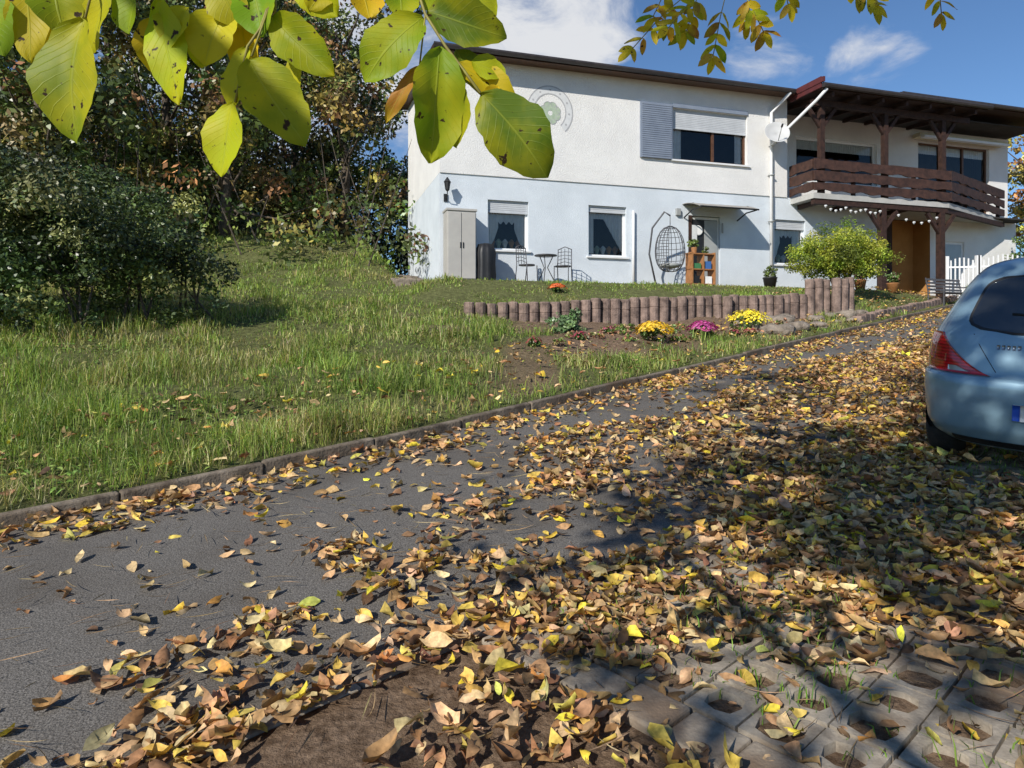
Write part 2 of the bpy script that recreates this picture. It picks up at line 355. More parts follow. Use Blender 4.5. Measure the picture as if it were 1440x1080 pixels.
# ------------------------------------------------------------ foliage
m_fol=colmat('foliage',rough=.4,transl=0,var=.3,nscale=.9,spec=.5)
m_folt=colmat('foliage_thin',rough=.5,transl=.3,var=.25,nscale=3,spec=.35)
m_bark=pmat('bark',(.15,.115,.085),(.055,.045,.033),scale=14,rough=.95,bump=.8,bscale=30)
def foliage(name,blobs,n,size,pal,wts,parent,clumps=26,csz=.34,filt=None,upb=.4,mat=None):
    bl=np.array(blobs,float); wt=(bl[:,3]*bl[:,5]); wt/=wt.sum()
    ncl=np.maximum((wt*clumps*len(bl)).astype(int),4); CC=[];RR=[]
    for i,b in enumerate(bl):
        m=ncl[i]; d=norm(rng.standard_normal((m,3))); r=rng.random(m)**.35*rng.uniform(.75,1.12,m)
        CC.append(b[:3]+d*b[3:6]*r[:,None]); RR.append(np.full(m,csz*min(b[3],b[5]))*rng.uniform(.6,1.35,m))
    CC=np.concatenate(CC);RR=np.concatenate(RR); ccol=pick(len(CC),pal,wts,.22)
    i=rng.choice(len(CC),n,p=RR**2/np.sum(RR**2)); d=norm(rng.standard_normal((n,3)))
    P=CC[i]+d*(RR[i]*rng.random(n)**.45)[:,None]*np.array([1,1,.75])
    C=ccol[i]*(1+.22*rng.standard_normal((n,1)))
    if filt is not None: k=filt(P); P=P[k];C=C[k];d=d[k]; n=len(P)
    Nn=norm(d*.6+rng.standard_normal((n,3))*.7+np.array([0,0,upb])); L=norm(np.cross(Nn,rng.standard_normal((n,3)))); S=np.cross(Nn,L)
    s=size*rng.uniform(.6,1.35,n); a=(L*s[:,None]*.5); b=(S*s[:,None]*.27)
    V=np.stack([P-a,P+b-a*.1,P+a,P-b-a*.1],1).reshape(-1,3)
    F=np.arange(n*4).reshape(-1,4)
    return mesh_np(name,V,F,[mat or m_fol],cols=np.repeat(np.clip(C,.004,.8),4,axis=0),parent=parent),CC
def tree(name,x,y,h,w,n,size,pal,wts,trunk_r=.16,clumps=26,lowf=.3,csz=.34,blobs=None):
    z=Hs(x,y); e=empty(name,(0,0,0))
    if blobs is None:
        blobs=[]
        for i in range(6):
            a=i*2.4+random.random(); rr=w*.42*random.uniform(.3,1); zz=z+h*(lowf+(.9-lowf)*i/5.)
            s=w*.5*(1.0-.45*abs(i/5.-.35))
            blobs.append((x+rr*math.cos(a),y+rr*math.sin(a),zz,s*.75,s*.75,h*.17))
    o,CC=foliage('crown',blobs,n,size,pal,wts,e,clumps,csz)
    mb=MB(); top=(x+random.uniform(-.4,.4),y,z+h*.8)
    mb.tube([(x,y,z-.2),(x+.1,y,z+h*.25),(x-.1,y+.1,z+h*.5),top],[trunk_r*1.3,trunk_r,trunk_r*.7,trunk_r*.25],m_bark)
    for c in CC[::max(1,len(CC)//22)]:
        f=min(max((c[2]-z)/h-.22,.12),.75); s=Vector((x,y,z+h*f)); c=Vector(c); mid=(s+c)/2+Vector((0,0,-.06*h*random.random()))
        mb.tube([s,mid,c],[trunk_r*.4,trunk_r*.24,trunk_r*.08],m_bark,n=5)
    mb.build('trunk',e,smooth=True); return e
G=[(.06,.09,.022),(.10,.14,.032),(.15,.19,.045),(.20,.16,.06),(.32,.25,.06),(.26,.14,.06)]
tr=[(-21,24,15,9),(-16,27,16,8),(-12.2,24,13.5,7),(-9,28,15,8),(-6.3,25.5,9.6,5.5),(-13.5,19.5,8,5.5),(-18.5,20,10,6),(-9.5,22.5,8.5,5),(-3.6,31,8,6),(-25,30,18,10),(-12,33,16,9)]
for i,(x,y,h,w) in enumerate(tr):
    wt=[[.28,.3,.24,.08,.06,.04],[.14,.2,.2,.18,.14,.14],[.2,.33,.3,.1,.04,.03]][i%3]
    tree('broadleaf_tree',x,y,h,w,13500,.20,G,wt,lowf=.16,clumps=34,csz=.36)
e=empty('thicket'); bl=[]
for i in range(26):
    x=-22+i*.74; y=21+2.5*math.sin(i*1.7)+max(0,(x+9))*.22; bl.append((x,y,Hs(x,y)+1.1,1.3,1.2,1.5))
for i in range(16):
    x=-26+i*1.8; y=31+2*math.sin(i*2.1); bl.append((x,y,Hs(x,y)+2.6,2.2,1.5,3.2))
foliage('leaves',bl,48000,.19,G,[.28,.3,.2,.1,.07,.05],e,clumps=14,csz=.5)
mb=MB()
for i in range(40):
    x=random.uniform(-20,-4);y=random.uniform(19,23);z=Hs(x,y);a=random.uniform(-.8,.8)
    mb.tube([(x,y,z-.1),(x+a,y+a*.3,z+1.6),(x+a*2.4,y-a,z+3+random.random()*1.5)],[.025,.016,.005],m_bark,n=4)
mb.build('stems',e)
e=empty('evergreen_bush'); bl=[]
for (x,y,zc,r,rz) in [(-8.3,10.6,1.25,1.5,1.25),(-6.9,10.2,1.40,1.35,1.25),(-5.9,10.6,1.15,1.1,1.05),(-5.2,10.9,.8,.8,.8),(-7.6,11.4,1.7,1.4,1.0),(-6.4,9.7,.7,.95,.7),(-9.6,10.4,1.2,1.4,1.2),(-6.3,11.4,1.6,1.2,.9),(-7.7,9.5,.7,1.0,.7)]:
    bl.append((x,y,Hs(x,y)+zc,r,r,rz))
foliage('leaves',bl,72000,.072,[(.05,.075,.02),(.08,.12,.03),(.12,.165,.042),(.24,.25,.08)],[.34,.34,.22,.10],e,clumps=34,csz=.30,upb=.6)
mb=MB()
for i in range(24):
    b=random.choice(bl); g=Vector((b[0]+random.uniform(-.4,.4),b[1]+random.uniform(-.0,.5),0)); g.z=Hs(g.x,g.y)-.05
    mb.tube([g,(b[0]+random.uniform(-.4,.4),b[1]+random.uniform(-.0,.5),b[2]),(b[0]+random.uniform(-.9,.7)*b[3],b[1]+random.uniform(-.5,.8),b[2]+b[5]*random.uniform(.4,.9))],[.025,.015,.004],m_bark,n=5)
mb.build('stems',e)
sx,sy=8.65,18.0; sz=Hs(sx,sy); e=empty('round_shrub')
foliage('leaves',[(sx,sy,sz+1.10,1.15,1.0,.75),(sx-.75,sy,sz+.85,.62,.6,.55),(sx+.75,sy,sz+.9,.66,.6,.6),(sx,sy-.3,sz+.7,.9,.7,.45)],34000,.058,[(.30,.36,.045),(.44,.48,.07),(.18,.25,.04)],[.45,.35,.2],e,clumps=60,csz=.34,upb=.8,mat=m_folt)
mb=MB()
for i in range(12):
    a=i*.6; mb.tube([(sx+.08*math.cos(a),sy+.08*math.sin(a),sz-.1),(sx+.3*math.cos(a),sy+.3*math.sin(a),sz+.6),(sx+.8*math.cos(a),sy+.6*math.sin(a),sz+1.2)],[.035,.025,.008],m_bark,n=5)
mb.build('stems',e,smooth=True)
tree('autumn_tree',21.8,27.5,7,4.5,9000,.2,[(.5,.3,.07),(.4,.18,.06),(.4,.36,.08),(.18,.18,.05)],[.35,.25,.2,.2])
tree('autumn_tree',27,31,8,5,6000,.24,[(.45,.27,.06),(.28,.26,.06),(.16,.17,.05)],[.35,.3,.35])
e=empty('conifer_shrub'); zz=Hs(18.3,24); foliage('leaves',[(18.3,24,zz+1,.8,.8,1.0),(18.3,24,zz+1.8,.6,.6,.8),(19.6,24.5,zz+1.2,.8,.8,1.2)],7000,.09,[(.07,.15,.03),(.12,.2,.04)],[.5,.5],e)
mb=MB(); mb.tube([(18.3,24,zz-.1),(18.3,24,zz+2)],[.06,.02],m_bark); mb.build('trunk',e)
# ------------------------------------------------------------ flowers in the bed
def mum(name,x,y,r,h,pal,nfl=260):
    z=Hs(x,y); e=empty(name)
    foliage('leaves',[(x,y,z+h*.35,r*.8,r*.8,h*.45)],900,.05,[(.08,.13,.03),(.12,.17,.04)],[.5,.5],e,clumps=30)
    V=[];Fq=[];C=[]; ph=random.random()*6
    for i in range(nfl):
        a=random.uniform(0,6.283); q=math.sqrt(random.random()); rr=r*(1+.16*math.sin(3*a+ph)+.08*math.sin(7*a)); px=x+rr*q*math.cos(a);py=y+rr*q*math.sin(a); pz=z+h*(.35+.6*math.sqrt(max(0,1-q*q)))*random.uniform(.85,1.1)
        nn=Vector((q*math.cos(a)*1.1,q*math.sin(a)*1.1,.8)).normalized(); sdir=nn.orthogonal().normalized(); td=nn.cross(sdir); s=random.uniform(.02,.032)
        c=np.array(random.choice(pal))*random.uniform(.65,1.2)
        for k in range(6):
            an=k*1.047+random.random()*.4; d=sdir*math.cos(an)+td*math.sin(an); p2=sdir*math.cos(an+.5)+td*math.sin(an+.5); p3=sdir*math.cos(an-.5)+td*math.sin(an-.5)
            o=Vector((px,py,pz)); b=len(V)
            V+= [tuple(o),tuple(o+p3*s*.7+nn*.006),tuple(o+d*s+nn*.002),tuple(o+p2*s*.7+nn*.006)]; Fq.append((b,b+1,b+2,b+3)); C+=[tuple(c)]*4
    mesh_np('blossoms',V,np.array(Fq),[m_fol],cols=np.array(C),parent=e)
mum('yellow_chrysanthemum',2.42,11.7,.33,.34,[(.8,.5,.02),(.78,.45,.02),(.85,.6,.04)],380)
mum('yellow_chrysanthemum',4.70,13.6,.42,.44,[(.8,.62,.02),(.85,.7,.04)],420)
mum('pink_chrysanthemum',3.45,12.4,.27,.30,[(.55,.05,.25),(.65,.10,.36),(.4,.03,.15)],330)
mum('red_heather',1.2,11.9,.13,.14,[(.30,.03,.06)],30)
mum('red_heather',1.75,12.3,.12,.13,[(.25,.03,.06),(.3,.08,.1)],30)
mum('red_heather',4.1,12.6,.12,.13,[(.3,.05,.06)],26)
mum('red_heather',4.55,13.0,.16,.1,[(.32,.06,.05)],40)
mum('red_heather',.35,10.7,.12,.16,[(.3,.05,.05)],22)
mum('orange_chrysanthemum',1.05,15.9,.22,.2,[(.7,.16,.02),(.6,.1,.02)],150)
e=empty('lavender_plant'); zz=Hs(.9,12.4); foliage('leaves',[(.9,12.4,zz+.2,.28,.25,.22),(1.1,12.6,zz+.25,.25,.2,.25)],1600,.06,[(.13,.21,.09),(.17,.27,.1)],[.5,.5],e)
for i in range(30):
    x=random.uniform(.6,6.3);y=x*.8+random.uniform(9.4,11.4);t,yl=loc_(x,y);u,v=uv_(x,y)
    if yl<-4.3 and v>.8:
        e=empty('ground_cover_plant'); zz=Hs(x,y); foliage('leaves',[(x,y,zz+.05,.18,.18,.07)],220,.05,[(.15,.23,.045),(.34,.16,.1),(.4,.3,.14)],[.5,.25,.25],e)
m_rock=pmat('rock',(.34,.28,.22),(.13,.105,.08),scale=6,rough=.95,bump=.9,bscale=22)
def rock(x,y,r,name='rock',fl=.6):
    import bmesh
    bm=bmesh.new(); bmesh.ops.create_icosphere(bm,subdivisions=3,radius=1); s=random.random()*50
    for v in bm.verts:
        n=float(vn(v.co.x*1+s,v.co.y+v.co.z,1.6,3))*.5+.7; v.co*=n; v.co=Vector((round(v.co.x*3)/3*.35+v.co.x*.65,v.co.y,v.co.z))
        v.co=Vector((v.co.x*r*1.2,v.co.y*r,v.co.z*r*fl))
    me=bpy.data.meshes.new(name); bm.to_mesh(me); bm.free(); me.materials.append(m_rock)
    o=link(bpy.data.objects.new(name,me)); o.location=(x,y,Hs(x,y)+r*fl*.35); o.rotation_euler=(0,0,random.random()*6)
for i in range(26):
    u=random.uniform(1.2,6.5); v=random.uniform(.35,1.7); x,y=xy_(u,v); rock(float(x),float(y),random.uniform(.08,.25))
m_pal=pmat('palisade_concrete',(.33,.235,.19),(.10,.07,.058),scale=5,rough=.95,bump=.7,bscale=35)
mb=MB(); t=-.15
while t<9.45:
    top=2.38+.045*t+random.uniform(-.03,.03)+(.34 if t>8.15 else 0); x,y=wor_(t,-4.03+random.uniform(-.025,.025)); M=Matrix.Translation((x,y,0))@Matrix.Rotation(random.uniform(-.03,.03),4,'X')@Matrix.Rotation(random.random()*6,4,'Z')
    mb.lathe([(.105,1.6),(.112,top-.24),(.103,top-.235),(.103,top-.225),(.112,top-.22),(.112,top-.02),(.098,top)],m_pal,M,n=12); t+=.232
mb.build('palisade_wall')
# ------------------------------------------------------------ HOUSE
house=empty('white_house',(HX,HY,0),math.atan2(HS,HC))
m_up=pmat('stucco_upper',(.85,.835,.80),(.77,.755,.725),scale=1.3,rough=.92,bump=.7,bscale=50,spec=.2,dist=.03,c3=(.68,.665,.64),s3=.6,e3=(.55,.9))
m_lo=pmat('stucco_lower',(.70,.75,.79),(.61,.66,.70),scale=1.1,rough=.9,bump=.55,bscale=50,spec=.2,dist=.03,c3=(.54,.58,.62),s3=.7,e3=(.55,.9))
m_white=pmat('white_paint',(.82,.82,.81),(.74,.74,.73),scale=4,rough=.5)
m_brown=pmat('brown_wood',(.06,.03,.022),(.025,.014,.011),scale=9,rough=.7,bump=.3,spec=.3)
m_bfr=pmat('brown_frame',(.13,.06,.03),(.08,.035,.018),scale=6,rough=.45)
m_roof=pmat('roof_metal_red',(.13,.028,.026),(.08,.02,.02),scale=4,rough=.55)
m_gut=pmat('gutter_dark',(.05,.042,.04),(.03,.026,.026),scale=6,rough=.45)
m_dark=pmat('unlit_interior_dark',(.045,.04,.037),(.02,.018,.017),scale=2,rough=.9)  # near-black colour stands in for the shade of the unlit rooms
m_blind=pmat('roller_blind',(.56,.58,.60),(.48,.50,.52),scale=4,rough=.6)
m_shut=pmat('grey_shutter',(.24,.28,.35),(.19,.225,.29),scale=3,rough=.55)
m_cur=pmat('curtain',(.88,.87,.85),(.78,.77,.75),scale=8,rough=.9)
m_glass=glassmat('window_glass')
m_grey=pmat('grey_paint',(.36,.37,.36),(.30,.31,.30),scale=3,rough=.6)
m_black=pmat('black_plastic',(.018,.018,.02),(.012,.012,.013),scale=8,rough=.5)
m_orange=pmat('orange_render',(.50,.24,.07),(.42,.19,.05),scale=2,rough=.9)
m_greenp=pmat('mural_green',(.33,.42,.30),(.45,.52,.40),scale=14,rough=.9)
m_mgrey=pmat('mural_grey',(.36,.36,.37),(.46,.46,.46),scale=14,rough=.9)
m_mlt=pmat('mural_light',(.60,.61,.61),(.70,.70,.69),scale=14,rough=.9)
m_wood=pmat('orange_wood',(.42,.19,.07),(.28,.12,.04),scale=9,rough=.6)
def wall(mb,x0,x1,z0,z1,y,ops,mat,rev=.22,revmat=None):
    xs=sorted({x0,x1}|{a for o in ops for a in o[:2]}); zs=sorted({z0,z1}|{a for o in ops for a in o[2:4]})
    for i in range(len(xs)-1):
        for j in range(len(zs)-1):
            cx=(xs[i]+xs[i+1])/2; cz=(zs[j]+zs[j+1])/2
            if any(o[0]<cx<o[1] and o[2]<cz<o[3] for o in ops): continue
            mb.add([(xs[i],y,zs[j]),(xs[i+1],y,zs[j]),(xs[i+1],y,zs[j+1]),(xs[i],y,zs[j+1])],[(0,1,2,3)],mat)
    for o in ops:
        a,b,c,d=o[:4]; y2=y+rev
        mb.add([(a,y,c),(b,y,c),(b,y,d),(a,y,d),(a,y2,c),(b,y2,c),(b,y2,d),(a,y2,d)],[(0,4,5,1),(1,5,6,2),(2,6,7,3),(3,7,4,0)],revmat or mat)
mb=MB(); DD=5.7
lw=[(1.30,2.44,4.05,5.38),(4.20,5.36,3.98,5.40),(7.35,8.42,3.1,5.28),(10.32,11.45,3.95,5.32)]
wall(mb,0,14.2,2.2,6.0,0,lw,m_lo)
wall(mb,0,10.75,6.003,9.25,-.035,[(6.80,9.33,6.86,8.36)],m_up)
mb.add([(0,-.035,6.003),(10.75,-.035,6.003),(10.75,0,6.0),(0,0,6.0)],[(0,1,2,3)],m_up)
mb.add([(0,0,2.2),(0,0,6),(0,DD,6),(0,DD,2.2)],[(0,1,2,3)],m_lo)
mb.add([(0,-.035,6.003),(0,-.035,9.25),(0,DD,9.7),(0,DD,6.003)],[(0,1,2,3)],m_up)
mb.add([(0,DD,2.2),(0,DD,9.7),(21.4,DD,9.7),(21.4,DD,2.2)],[(0,1,2,3)],m_up)
mb.add([(21.4,1.2,2.2),(21.4,DD,2.2),(21.4,DD,9.7),(21.4,1.2,9.4)],[(0,1,2,3)],m_up)
mb.add([(10.75,-.035,5.98),(10.75,1.2,5.98),(10.75,1.2,9.3),(10.75,-.035,9.3)],[(0,1,2,3)],m_up)
wall(mb,10.75,21.4,5.98,9.5,1.2,[(12.1,15.4,6.9,8.35),(17.2,20.5,6.2,8.6)],m_up,rev=.15)
mb.add([(14.2,0,2.2),(14.2,1.6,2.2),(14.2,1.6,5.9),(14.2,0,5.9)],[(0,1,2,3)],m_lo)
wall(mb,14.2,17.4,2.2,5.9,1.6,[(14.5,15.5,3.1,5.2)],m_orange,rev=.1)
wall(mb,17.4,21.4,2.2,5.9,.9,[(18.0,18.95,2.9,5.1)],m_up,rev=.1)
mb.add([(17.4,1.6,2.2),(17.4,.9,2.2),(17.4,.9,5.9),(17.4,1.6,5.9)],[(0,1,2,3)],m_orange)
mb.add([(16,.9,5.85),(21.4,.9,5.85),(21.4,1.25,5.98),(16,1.25,5.98)],[(0,1,2,3)],m_up)
mb.build('walls',house)
mb=MB()
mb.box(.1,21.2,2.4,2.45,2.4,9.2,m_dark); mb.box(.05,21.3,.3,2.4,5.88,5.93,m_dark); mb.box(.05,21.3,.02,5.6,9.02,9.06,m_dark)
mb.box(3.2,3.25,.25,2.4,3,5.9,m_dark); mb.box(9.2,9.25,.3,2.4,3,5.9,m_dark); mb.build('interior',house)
def window(name,x0,x1,z0,z1,y,fr,blind=0.,mull=(.5,),curt='sides',rec=.12,sill=True,bl=None):
    mb=MB(); a=y+rec;w=.06
    mb.box(x0,x1,a,a+.07,z0,z0+w,fr);mb.box(x0,x1,a,a+.07,z1-w,z1,fr)
    mb.box(x0,x0+w,a,a+.07,z0+w,z1-w,fr);mb.box(x1-w,x1,a,a+.07,z0+w,z1-w,fr)
    for m in mull:
        c=x0+(x1-x0)*m; mb.box(c-.04,c+.04,a-.004,a+.074,z0+w,z1-w,fr)
    mb.add([(x0+w,a+.035,z0+w),(x1-w,a+.035,z0+w),(x1-w,a+.035,z1-w),(x0+w,a+.035,z1-w)],[(0,1,2,3)],m_glass)
    zb=z1
    if blind>0:
        zb=z1-(z1-z0)*blind; zz=z1-.003; 
        while zz>zb: mb.box(x0+.01,x1-.01,a-.05,a-.03,zz-.046,zz-.002,bl or m_blind); zz-=.05
        mb.box(x0+.01,x1-.01,a-.06,a-.02,zz-.03,zz,bl or m_blind)
    if sill: mb.box(x0-.06,x1+.06,y-.07,y+rec,z0-.05,z0-.004,m_white)
    def cur(c0,c1,zt,zbm):
        n=max(6,int((c1-c0)/.03)); P=[];Fq=[]
        for i in range(n+1):
            xx=c0+(c1-c0)*i/n; yy=a+.085+.012*math.sin(i*1.9)
            P+= [(xx,yy,zbm(i/n)),(xx,yy,zt)]
        for i in range(n): Fq.append((2*i,2*i+2,2*i+3,2*i+1))
        mb.add(P,Fq,m_cur)
    W=x1-x0; Hh=zb-z0
    if curt=='sides':
        cur(x0+.05,x0+W*.30,z1-.05,lambda f:z0+.1+.5*Hh*f*f); cur(x1-W*.30,x1-.05,z1-.05,lambda f:z0+.1+.5*Hh*(1-f)**2); cur(x0+W*.29,x1-W*.29,z1-.05,lambda f:zb-.24-.08*math.sin(f*9.4)**2)
    if curt=='right': cur(x1-W*.55,x1-.05,z1-.05,lambda f:z0+.15+.75*Hh*(1-f)); cur(x0+.05,x0+W*.2,z1-.05,lambda f:z0+.1); cur(x0+.05,x1-.05,z1-.05,lambda f:zb-.2)
    if curt=='top': cur(x0+.05,x1-.05,z1-.05,lambda f:z1-.35)
    if curt=='half': cur(x0+.08,x0+W*.16,z1-.05,lambda f:z0+.08); cur(x1-W*.12,x1-.08,z1-.05,lambda f:z0+.08)
    if curt!='none' and name=='window_ground':
        for q in range(5): mb.lathe([(.03,z0+.07),(.05,z0+.16),(.09,z0+.26),(.02,z0+.34)],[m_wood,m_greenp,m_cur,m_orange,m_wood][q],Matrix.Translation((x0+W*(.18+.16*q),a+.2,0)),n=8)
    mb.build(name,house)
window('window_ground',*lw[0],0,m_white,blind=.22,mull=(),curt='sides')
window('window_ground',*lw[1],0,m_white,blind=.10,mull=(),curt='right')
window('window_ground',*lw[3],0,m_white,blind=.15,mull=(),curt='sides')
window('window_upper',6.80,9.33,6.86,8.36,-.035,m_bfr,blind=.34,mull=(.56,),curt='half')
window('window_balcony',12.1,15.4,6.9,8.35,1.2,m_white,mull=(.33,.36),curt='top')
window('window_terrace',17.2,20.5,6.2,8.6,1.2,m_bfr,mull=(.33,.66),curt='top')
mb=MB()
zz=8.40
mb.box(5.76,6.78,-.10,-.038,6.84,8.42,m_shut)
while zz>6.9: mb.box(5.80,6.74,-.125,-.102,zz-.055,zz-.008,m_shut); zz-=.06
mb.box(6.80,9.33,-.075,-.038,8.362,8.47,m_shut)
mb.build('shutter',house)
mb=MB()
mb.box(7.38,8.40,.06,.12,3.1,5.26,m_white); mb.box(7.50,8.34,.04,.058,3.16,5.18,m_black);  # black panel stands in for darkness in the open left half of the doorway
mb.box(7.90,8.34,.02,.038,3.16,5.16,m_grey)
mb.box(7.36,7.45,-.03,.2,3.1,5.28,m_brown)
mb.tube([(8.02,.0,4.15),(8.02,-.04,4.15),(8.14,-.04,4.15)],.012,m_white,n=6)
M=Matrix.Translation((7.68,.02,4.85))@Matrix.Rotation(math.pi/2,4,'X')
mb.lathe([(.13,0),(.15,.02),(.13,.04)],m_cur,M); mb.box(7.45,7.62,-.03,-.01,4.55,5.0,m_mlt)
mb.box(7.2,8.6,-.9,0,3.05,3.17,m_conc)
mb.build('front_door',house)
mb=MB(); m_acr=pmat('canopy_acrylic',(.36,.33,.29),(.28,.26,.23),scale=3,rough=.4)
P=[];n=8
for i in range(n+1):
    f=i/n; P+=[(7.15,-.95*f,5.58-.22*f*f),(9.05,-.95*f,5.58-.22*f*f),(7.15,-.95*f,5.60-.22*f*f),(9.05,-.95*f,5.60-.22*f*f)]
Fq=[]
for i in range(n): b=4*i; Fq+=[(b,b+4,b+5,b+1),(b+2,b+3,b+7,b+6),(b,b+2,b+6,b+4),(b+1,b+5,b+7,b+3)]
Fq+=[(4*n,4*n+2,4*n+3,4*n+1)]
mb.add(P,Fq,m_acr)
for xx in (7.2,9.0): mb.tube([(xx,-.01,5.2),(xx,-.45,5.35),(xx,-.93,5.35)],.02,m_black,n=6); mb.tube([(xx,-.01,5.57),(xx,-.5,5.53),(xx,-.95,5.36)],.02,m_black,n=6)
mb.tube([(7.15,-.96,5.36),(9.05,-.96,5.36)],.025,m_black)
mb.build('door_canopy',house)
mb=MB()
def roof(x0,x1,ya,yb,za,zb,th,top,sof,fas):
    vs=[(x0,ya,za),(x1,ya,za),(x1,yb,zb),(x0,yb,zb),(x0,ya,za+th),(x1,ya,za+th),(x1,yb,zb+th),(x0,yb,zb+th)]
    mb.add(vs,[(0,3,2,1)],sof); mb.add(vs,[(4,5,6,7)],top); mb.add(vs,[(0,1,5,4),(1,2,6,5),(3,0,4,7),(2,3,7,6)],fas)
roof(-.25,10.95,-.5,6.1,9.0,9.60,.14,m_roof,m_bfr,m_brown)
roof(14.6,22.1,-.55,6.2,9.28,9.85,.18,m_roof,m_brown,m_brown)
roof(10.78,17.0,-1.5,6.1,8.80,9.62,.17,m_roof,m_brown,m_brown)
mb.tube([(-.25,-.57,9.09),(10.6,-.57,9.05)],.07,m_gut); mb.tube([(10.75,-1.57,8.90),(17.1,-1.57,8.88)],.075,m_gut); mb.tube([(14.6,-.62,9.38),(22.1,-.62,9.36)],.075,m_gut)
mb.box(10.72,10.77,-1.5,-.2,8.85,9.16,m_roof)
mb.box(10.70,10.765,-1.62,.2,8.98,9.12,m_roof)
for i in range(7): mb.beam((11.2+i*.9,-1.45,8.72),(11.2+i*.9,1.1,8.98),.09,.12,m_brown)
mb.beam((10.9,-.92,8.62),(16.9,-.92,8.62),.14,.18,m_brown)
mb.build('roof',house)
mb=MB(); m_slab=pmat('balcony_slab',(.50,.49,.46),(.4,.39,.36),scale=3,rough=.8)
poly=[(10.9,0.003),(10.9,-1.0),(16.04,-1.0),(20.4,.62),(20.4,1.15),(10.9,1.15)]
vs=[(p[0],p[1],5.80) for p in poly]+[(p[0],p[1],5.96) for p in poly]; n=6
mb.add(vs,[tuple(range(n-1,-1,-1)),tuple(range(n,2*n))]+[(i,(i+1)%n,n+(i+1)%n,n+i) for i in range(n)],m_slab)
m_brown2=pmat('brown_rail',(.085,.042,.03),(.035,.019,.015),scale=7,rough=.65,bump=.4,spec=.3)
def board(p0,p1,z0,z1,seed):
    L=math.dist(p0,p1); n=max(4,int(L/.12)); dx=(p1[0]-p0[0])/L; dy=(p1[1]-p0[1])/L; nx,ny=dy,-dx; P=[];Fq=[]
    for i in range(n+1):
        s=L*i/n; a=z0+.05*(float(vn(s,seed,2.2,1))-.5)+.02*math.sin(s*9+seed); c=z1+.045*(float(vn(s,seed+9,1.8,2))-.5)
        for (o,z) in ((0,a),(0,c),(.045,c),(.045,a)): P.append((p0[0]+dx*s+nx*o,p0[1]+dy*s+ny*o,z))
    for i in range(n):
        b=4*i
        for k in range(4): Fq.append((b+k,b+(k+1)%4,b+4+(k+1)%4,b+4+k))
    Fq+=[(3,2,1,0),(4*n,4*n+1,4*n+2,4*n+3)]
    mb.add(P,Fq,m_brown2)
for (a,b) in (((10.9,0),(10.9,-1.0)),((10.88,-1.02),(16.06,-1.02)),((16.06,-1.02),(20.4,.60))):
    for q,(z0,z1) in enumerate(((6.02,6.27),(6.33,6.60),(6.66,6.95))): board(a,b,z0,z1,q*3.1+a[0])
for (xx,yy) in ((11.25,-.9),(13.6,-.9),(15.87,-.9)):
    mb.box(xx-.075,xx+.075,yy-.075,yy+.075,5.97,8.55,m_brown)
    for sg in (-1,1): mb.beam((xx+sg*.05,yy,7.95),(xx+sg*.5,yy,8.52),.09,.1,m_brown)
for xx in (12.4,14.7,17.5,18.9,20.3):
    yy=-.93 if xx<16.1 else -.93+(xx-16.04)*.372+.06
    mb.box(xx-.05,xx+.05,yy-.03,yy+.05,5.97,6.9,m_brown)
for xx in (13.5,15.8):
    mb.box(xx-.09,xx+.09,-.99,-.81,2.6,5.65,m_brown)
    for sg in (-1,1): mb.beam((xx+sg*.05,-.9,5.0),(xx+sg*.55,-.9,5.6),.1,.1,m_brown)
mb.beam((10.95,-.9,5.72),(16.0,-.9,5.72),.14,.15,m_brown); mb.beam((16,-.9,5.72),(20.3,.55,5.72),.12,.15,m_brown)
for xx in (11.2,12.5,14.6): mb.beam((xx,-.9,5.72),(xx,-.01,5.72),.1,.13,m_brown)
mb.build('balcony',house)
mb=MB(); m_awn=pmat('awning_cream',(.62,.55,.38),(.55,.47,.30),scale=4,rough=.8)
mb.box(16.9,20.9,.85,1.15,8.66,8.80,m_awn); mb.box(16.95,20.85,.70,.86,8.60,8.68,m_white)
mb.build('awning',house)
mb=MB(); mb.box(14.5,15.5,1.63,1.68,3.1,5.2,m_brown); mb.box(14.62,15.38,1.61,1.628,3.9,5.05,m_glass); mb.box(18.0,18.95,.96,1.0,2.9,5.1,m_white); mb.box(18.1,18.85,.94,.962,3.8,5.0,m_glass)
mb.box(14.25,15.75,.9,1.4,2.9,5.7,m_brown)  # dark block put in for the dim shade of the recess under the balcony
mb.build('entrance_doors_and_dim_block',house)
mb=MB()
mb.tube([(10.45,-.57,9.0),(10.3,-.3,8.75),(10.12,-.12,8.5),(10.12,-.12,3.1)],.05,m_white,n=10)
mb.tube([(10.9,-1.55,8.82),(10.75,-1.3,8.55),(10.25,-.35,7.75),(10.12,-.16,7.5)],.045,m_white,n=10)
for z in (3.6,5.2,6.6,8.0): mb.box(10.05,10.19,-.19,-.04,z,z+.03,m_grey)
mb.tube([(5.55,-.06,3.1),(5.55,-.06,5.3)],.04,m_white,n=8)
mb.build('downpipe',house,smooth=True)
mb=MB(); mb.tube([(.16,0,5.35),(.16,-.12,5.32),(.16,-.24,5.42),(.16,-.24,5.50)],.014,m_black,n=6)
M=Matrix.Translation((.16,-.24,5.48)); mb.lathe([(.03,0),(.055,.03),(.085,.22),(.10,.23),(.05,.30),(.012,.36)],m_black,M,n=8); mb.box(.11,.21,-.03,-.002,5.25,5.45,m_black)
mb.build('wall_lantern',house)
mb=MB(); mb.box(6.92,7.06,-.09,-.002,5.25,5.45,m_grey); mb.box(8.46,8.50,-.05,-.01,4.8,5.1,m_grey); mb.build('outdoor_lamp',house,bevel=.01)
mb=MB()
